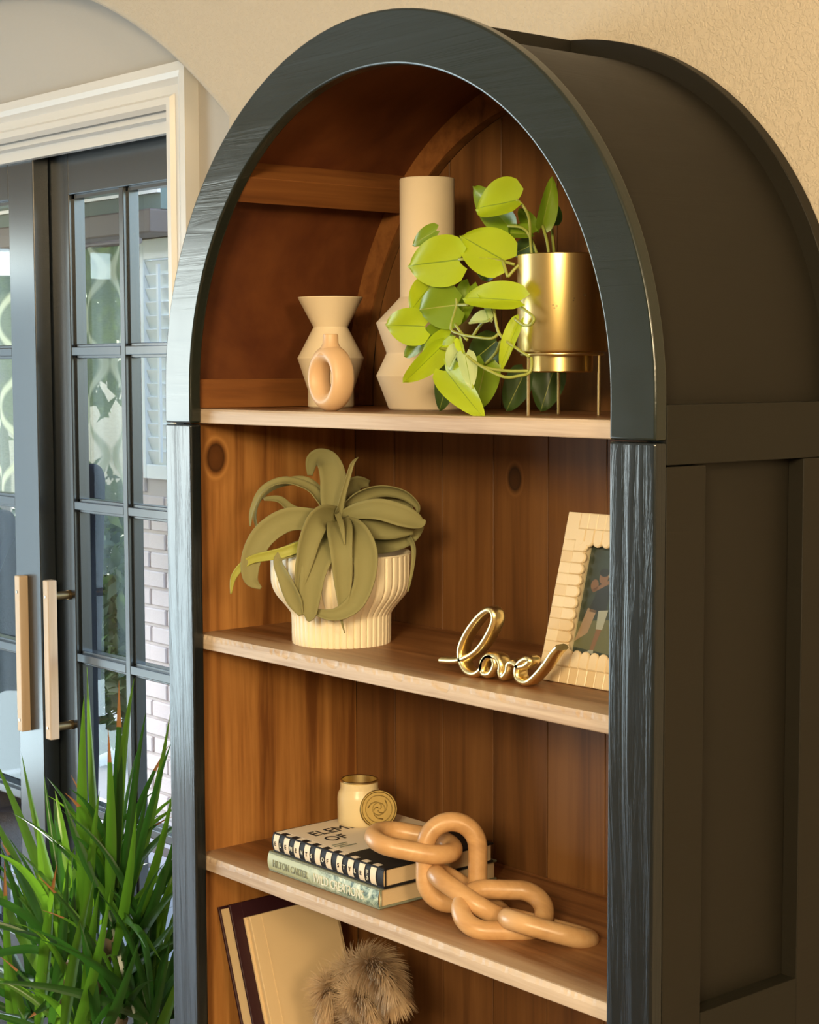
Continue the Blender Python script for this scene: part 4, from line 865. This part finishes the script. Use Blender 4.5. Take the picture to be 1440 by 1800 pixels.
# lid leaning on the jar
lid = None
vx = V((.76, -.65, 0)).normalized(); rgt = V((.65, .76, 0)); ln_ = (vx * math.cos(math.radians(14)) + V((0, 0, 1)) * math.sin(math.radians(14)) + rgt * .18).normalized()
LC = V((JX, JY, 0)) + rgt * .0275 + vx * .028 + V((0, 0, ztop + .0272))
def disc(prof, nseg=56):
    u = ln_.orthogonal().normalized(); w = ln_.cross(u); vs = []; fs = []
    for (r, h) in prof: vs += [LC + (u * math.cos(2 * PI * i / nseg) + w * math.sin(2 * PI * i / nseg)) * r + ln_ * h for i in range(nseg)]
    for k in range(len(prof) - 1): fs += [(k * nseg + i, k * nseg + (i + 1) % nseg, (k + 1) * nseg + (i + 1) % nseg, (k + 1) * nseg + i) for i in range(nseg)]
    return MB().add(vs, fs)
lid = obj('lid', disc([(.0005, -.0045), (.0255, -.0045), (.0262, -.0038), (.0262, .0022), (.0252, .0034), (.0238, .0034), (.0228, .0020), (.0005, .0020)]), 'brass_dull', jr, smooth=40); lid['label'] = 'round embossed brass lid leaning on the jar'
u_ = ln_.orthogonal().normalized(); u_ = (V((0, 0, 1)) - ln_ * ln_.z).normalized(); w_ = u_.cross(ln_)
for r in (.0085, .0185): obj('embossed_ring', MB().tube([LC + ln_ * .0021 + (u_ * math.cos(2 * PI * i / 40) + w_ * math.sin(2 * PI * i / 40)) * r for i in range(40)], .0006, 6, closed=True), 'brass_dull', lid, smooth='all')
for q in range(3):
    a = 2 * PI * q / 3; obj('embossed_curl', MB().tube([LC + ln_ * .0021 + (u_ * math.sin(a + s_ * .5) + w_ * math.cos(a + s_ * .5)) * (.002 + s_ * .0022) for s_ in range(7)], .0008, 6), 'brass_dull', lid, smooth='all')

ch = thing('chain_decor', 'wooden five link chain draped from the striped book to the shelf', 'decor', (.50, .11, S3))
def chain_link(c, along, normal, hl=.0515, hw=.0335, r=.0124):
    c = V(c); a = V(along).normalized(); n = V(normal); n = (n - a * n.dot(a)).normalized(); b = n.cross(a); st = hl - hw; pts = []
    for i in range(20): t = -PI / 2 + PI * i / 20; pts.append(c + a * (st + hw * math.cos(t)) + b * hw * math.sin(t))
    for i in range(20): t = PI / 2 + PI * i / 20; pts.append(c + a * (-st + hw * math.cos(t)) + b * hw * math.sin(t))
    return obj('link', MB().tube(pts, r, 20, closed=True, up=n), 'chain', ch, smooth='all')
CR = V((.65, .76, 0)); CV = V((.76, -.65, 0)); CZ = V((0, 0, 1))
chain_link((0.4429, 0.0816, 0.9705), CR + CV * .12 - CZ * .16, CZ + CV * .05)
chain_link((0.4913, 0.1037, 0.9508), CZ - CR * .0 - CV * .12, CV + CZ * .12 + CR * .08)
chain_link((0.5211, 0.1077, 0.9148), CR * .75 + CV * .5 - CZ * .40, CR * .5 + CZ * .86 - CV * .10)
chain_link((0.5807, 0.1083, 0.9089), CR - CZ * .02, CZ + CV * .62)
chain_link((0.6385, 0.1298, 0.8948), CR + CV * .18 - CZ * .22, CZ + CV * -.27)

# ------------------------------------------------------------------ bottom of the frame: leaning books and pampas
tilt = math.radians(19.2); ux = V((math.cos(tilt), 0, math.sin(tilt))); uz = V((-math.sin(tilt), 0, math.cos(tilt)))
def leaning(name, label, foot, thick, height, y0, y1, cover, pages, cv=.004):
    t = thing(name, label, 'book', tuple(foot))
    f = V(foot)
    def bb(a0, a1, h0, h1, p, q): return MB().obox(f + ux * (a0 + a1) / 2 + uz * (h0 + h1) / 2 + V((0, (p + q) / 2, 0)), ux * (a1 - a0) / 2, V((0, (q - p) / 2, 0)), uz * (h1 - h0) / 2)
    obj('cover', bb(0, cv, 0, height, y0, y1), cover, t, bevel=.0008); obj('cover', bb(thick - cv, thick, 0, height, y0, y1), cover, t, bevel=.0008)
    obj('pages', bb(cv, thick - cv, .003, height - .004, y0 + .0035, y1 - .004), pages, t)
    obj('spine', bb(0, thick, .001, height - .001, y1 - .0035, y1), cover, t)
    obj('hinge_groove', bb(thick - .0004, thick + .0006, .002, height - .002, y0 + .020, y0 + .0225), cover, t)
    return t
hh = .246
fx0 = .0405 + hh * math.sin(tilt)
leaning('leaning_book', 'maroon book with cream pages leaning against the left side of the lower shelf', (fx0 + .0008, 0, S4 + .0004), .034, hh, .050, .215, 'maroon', 'cream_cloth')
leaning('leaning_book', 'cream cloth book leaning on the maroon book in the lower shelf', (fx0 + .0008 + .0344 / math.cos(tilt), 0, S4 + .0004), .018, hh - .010, .068, .222, 'cream_cloth', 'cream_cloth', .0045)
PV = V((.335, .150, S4))
vase('pampas_vase', 'low round beige vase holding the pampas in the lower compartment', PV.x, PV.y, S4 + .0003, [(.030, 0), (.034, .002), (.050, .020), (.052, .035), (.040, .052), (.022, .062), (.020, .072)], 'ceramic_tall', .003, .04)
pg = thing('pampas_grass', 'fluffy dried pampas plume drooping over the cream book', 'dried grass', tuple(PV + V((0, 0, .06))))
def plume(path, n, lmin, lmax, seed):
    rd = random.Random(seed); P = smooth_path(path, 8); vs = []; fs = []
    obj('stalk', MB().tube(P, .0014, 6), 'pampas', pg, smooth='all')
    k0 = int(len(P) * .35)
    for i in range(n):
        f = rd.random() ** .8; idx = k0 + f * (len(P) - 1.01 - k0); a, b = V(P[int(idx)]), V(P[int(idx) + 1]); c = a.lerp(b, idx % 1); t = (b - a).normalized()
        d = V((rd.gauss(0, 1), rd.gauss(0, 1), rd.gauss(0, 1))); d = (d - t * d.dot(t)).normalized(); L = rd.uniform(lmin, lmax) * (1.15 - .5 * abs(f - .4))
        w = rd.uniform(.0003, .0010); sd = d.cross(t).normalized(); o = len(vs); p = c.copy(); dr = (d * .9 + t * .75).normalized(); m = 5
        for q in range(m + 1):
            ww = w * (1 if q else .4) * (1 - (q / m) ** 2 * .85); vs += [p - sd * ww, p + sd * ww]
            dr = (dr + V((0, 0, -.16)) + t * .05).normalized(); p = p + dr * L / m
        fs += [(o + 2 * q, o + 2 * q + 1, o + 2 * q + 3, o + 2 * q + 2) for q in range(m)]
    o = obj('plume', MB().add(vs, fs), 'pampas', pg, smooth='all'); o['kind'] = 'stuff'
st0 = PV + V((0, 0, .03))
plume([tuple(st0), tuple(PV + V((-.012, -.004, .10))), (0.2529, 0.1300, 0.7180), (0.2957, 0.1180, 0.7603), (0.3457, 0.1050, 0.7701), (0.3836, 0.0950, 0.7539)], 5200, .028, .054, 1)
plume([tuple(st0), tuple(PV + V((-.03, -.006, .09))), (0.2229, 0.1250, 0.6660), (0.2270, 0.1100, 0.7076), (0.2425, 0.1000, 0.7142), (0.2448, 0.0900, 0.6849)], 3600, .022, .040, 2)
plume([tuple(st0), tuple(PV + V((-.02, -.02, .08))), (0.2964, 0.1050, 0.6918), (0.3054, 0.0950, 0.7286), (0.3422, 0.0850, 0.7293), (0.3661, 0.0800, 0.7101)], 3200, .022, .038, 3)

# ------------------------------------------------------------------ dracaena in front of the doors
DX, DY = -.565, .135
dr = thing('dracaena', 'spiky dragon plant with long green blades in front of the glass doors', 'plant', (DX, DY, 0))
obj('pot', MB().lathe(DX, DY, [(.10, .001), (.115, .006), (.15, .26), (.155, .27), (.142, .27), (.135, .20)], 48), 'terracotta', dr, smooth=35)
obj('soil', MB().lathe(DX, DY, [(.137, .24), (.06, .247), (.01, .248)], 24, cap1=True), 'soil', dr, smooth=True)
heads = [(-0.4089, 0.1400, 0.6301), (-0.5530, 0.1300, 0.5460), (-0.3434, 0.1200, 0.5061), (-0.6885, 0.1450, 0.3912), (-0.2906, 0.1450, 0.5054), (-0.4676, 0.1200, 0.3807)]
for i, h in enumerate(heads):
    obj('cane', MB().tube(smooth_path([(DX + .05 * math.cos(i * 1.1), DY + .05 * math.sin(i * 1.1), .235), ((DX + h[0]) / 2, (DY + h[1]) / 2, (.235 + h[2]) / 2 - .02), h], 5), .011, 8), 'bark', dr, smooth='all')
def blade(base, tip, w, m, sag=.06, tw=.0, drytip=False):
    b, t = V(base), V(tip); ax = t - b; L = ax.length; N = 12; vs = []; fs = []; mi = []
    sd0 = ax.cross(EYE - (b + t) / 2).normalized(); sd0 = (Matrix.Rotation(tw, 3, ax.normalized()) @ sd0)
    hz = V((ax.x, ax.y, 0)); hz = hz.normalized() if hz.length > .02 else V((1, 0, 0))
    for i in range(N + 1):
        s = i / N; p = b + ax * s + V((0, 0, 1)) * (sag * L * 4 * s * (1 - s)) - hz * (sag * .8 * L * 4 * s * (1 - s))
        ww = w * min(1, .55 + s * 1.8) * (1 - max(0, (s - .35) / .65) ** 1.5) + .0002; nr = sd0.cross(ax).normalized()
        for k in (-1, -.5, 0, .5, 1): vs.append(p + sd0 * ww * k + nr * ww * .35 * abs(k))
    mb = MB()
    for i in range(N): mb.add([], [], 0); mb.f += [(i * 5 + k, i * 5 + k + 1, (i + 1) * 5 + k + 1, (i + 1) * 5 + k) for k in range(4)]; mb.m += [1 if drytip and i >= N - 2 else 0] * 4
    mb.v = [tuple(v) for v in vs]
    return obj('leaf', mb, [m, 'frond_tip'], dr, smooth='all')
BL = [ # base, tip, width, dark, dry
 ((-0.4355, 0.1400, 0.6630), (-0.5240, 0.1700, 1.0649), 11, 0, 0), ((-0.4242, 0.1000, 0.6349), (-0.4137, 0.1000, 1.0413), 13, 0, 0), ((-0.4102, 0.1300, 0.6417), (-0.3698, 0.1400, 1.0652), 14, 0, 1), ((-0.3880, 0.1400, 0.7130), (-0.3382, 0.1500, 1.0720), 12, 0, 0),
 ((-0.3661, 0.1100, 0.6855), (-0.3562, 0.1100, 0.9917), 12, 0, 1), ((-0.3716, 0.1400, 0.6587), (-0.2710, 0.1300, 1.0298), 9, 1, 0), ((-0.3948, 0.1600, 0.6782), (-0.2789, 0.1800, 1.0175), 11, 0, 0), ((-0.3199, 0.1200, 0.6943), (-0.1797, 0.1200, 0.9996), 8, 1, 0),
 ((-0.3452, 0.1400, 0.6458), (-0.2234, 0.1500, 0.9130), 10, 0, 0), ((-0.4599, 0.1200, 0.6021), (-0.4463, 0.1100, 0.9247), 11, 0, 1), ((-0.5173, 0.1200, 0.6077), (-0.6714, 0.1200, 0.8956), 11, 0, 0), ((-0.5558, 0.1300, 0.5758), (-0.7994, 0.1300, 0.8676), 12, 0, 0),
 ((-0.5793, 0.1500, 0.6270), (-0.6655, 0.1600, 0.8566), 9, 1, 0), ((-0.4868, 0.1100, 0.6967), (-0.5352, 0.1100, 0.8552), 10, 0, 0), ((-0.3500, 0.0800, 0.7334), (-0.4419, 0.0700, 0.8738), 9, 1, 0), ((-0.5594, 0.1200, 0.5364), (-0.8022, 0.1200, 0.7731), 14, 0, 0),
 ((-0.5347, 0.1000, 0.5071), (-0.7177, 0.0800, 0.6817), 12, 0, 0), ((-0.5608, 0.1000, 0.6013), (-0.7173, 0.1000, 0.7301), 10, 1, 1), ((-0.6850, 0.1000, 0.3507), (-0.6670, 0.0800, 0.7133), 11, 0, 1), ((-0.6422, 0.1000, 0.3636), (-0.6610, 0.0700, 0.5625), 13, 0, 0),
 ((-0.5733, 0.0800, 0.3895), (-0.4905, 0.0800, 0.7214), 12, 0, 0), ((-0.5422, 0.0700, 0.4518), (-0.4438, 0.0600, 0.7548), 11, 0, 1), ((-0.4922, 0.0700, 0.4662), (-0.4056, 0.0600, 0.7726), 12, 1, 0), ((-0.4366, 0.0600, 0.4455), (-0.3069, 0.0500, 0.7629), 13, 0, 0),
 ((-0.3898, 0.0500, 0.4716), (-0.2545, 0.0500, 0.7608), 12, 0, 0), ((-0.3783, 0.0700, 0.4699), (-0.3409, 0.0800, 0.7354), 12, 0, 0), ((-0.4312, 0.0900, 0.4787), (-0.4625, 0.1000, 0.7237), 14, 1, 0), ((-0.3634, 0.1500, 0.5808), (-0.2505, 0.1700, 0.7945), 14, 0, 0),
 ((-0.3225, 0.1200, 0.6079), (-0.1618, 0.1200, 0.8766), 10, 1, 0), ((-0.3407, 0.1200, 0.5936), (-0.1661, 0.1200, 0.7670), 12, 1, 0), ((-0.3503, 0.1200, 0.5718), (-0.1589, 0.1200, 0.7323), 10, 1, 0), ((-0.3688, 0.1200, 0.5572), (-0.1600, 0.1200, 0.6864), 9, 1, 0),
 ((-0.4015, 0.1300, 0.6243), (-0.2656, 0.1300, 0.9178), 10, 0, 0), ((-0.4557, 0.1400, 0.6186), (-0.3983, 0.1500, 0.9124), 10, 1, 0), ((-0.3526, 0.0600, 0.4513), (-0.1722, 0.0500, 0.6986), 12, 1, 0), ((-0.3244, 0.1400, 0.4485), (-0.3149, 0.1500, 0.7275), 13, 1, 0),
 ((-0.2944, 0.1400, 0.4575), (-0.1885, 0.1400, 0.6381), 12, 0, 0), ((-0.2698, 0.1500, 0.4814), (-0.2282, 0.1600, 0.6702), 14, 0, 0), ((-0.2737, 0.1200, 0.4880), (-0.1926, 0.1200, 0.6876), 8, 1, 0), ((-0.6246, 0.1200, 0.4261), (-0.8293, 0.1400, 0.5485), 11, 1, 0),
 ((-0.6612, 0.1300, 0.4866), (-0.8223, 0.1300, 0.4763), 12, 1, 0), ((-0.5205, 0.0600, 0.3905), (-0.5557, 0.0400, 0.4855), 9, 1, 0), ((-0.4202, 0.0800, 0.5624), (-0.5347, 0.0500, 0.4690), 10, 1, 1), ((-0.2986, 0.1200, 0.5284), (-0.4001, 0.1200, 0.7142), 12, 1, 0),
 ((-0.3336, 0.1000, 0.6191), (-0.2397, 0.0900, 0.8848), 11, 0, 0), ((-0.4082, 0.0900, 0.6022), (-0.3356, 0.0800, 0.8964), 10, 0, 0), ((-0.5228, 0.1000, 0.5606), (-0.5645, 0.0900, 0.8032), 10, 0, 0), ((-0.3239, 0.0600, 0.4980), (-0.3546, 0.0500, 0.6816), 12, 0, 0)]
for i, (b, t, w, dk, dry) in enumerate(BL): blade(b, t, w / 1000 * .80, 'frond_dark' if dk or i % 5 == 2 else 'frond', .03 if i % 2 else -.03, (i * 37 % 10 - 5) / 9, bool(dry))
rd = random.Random(11)
for h in heads:
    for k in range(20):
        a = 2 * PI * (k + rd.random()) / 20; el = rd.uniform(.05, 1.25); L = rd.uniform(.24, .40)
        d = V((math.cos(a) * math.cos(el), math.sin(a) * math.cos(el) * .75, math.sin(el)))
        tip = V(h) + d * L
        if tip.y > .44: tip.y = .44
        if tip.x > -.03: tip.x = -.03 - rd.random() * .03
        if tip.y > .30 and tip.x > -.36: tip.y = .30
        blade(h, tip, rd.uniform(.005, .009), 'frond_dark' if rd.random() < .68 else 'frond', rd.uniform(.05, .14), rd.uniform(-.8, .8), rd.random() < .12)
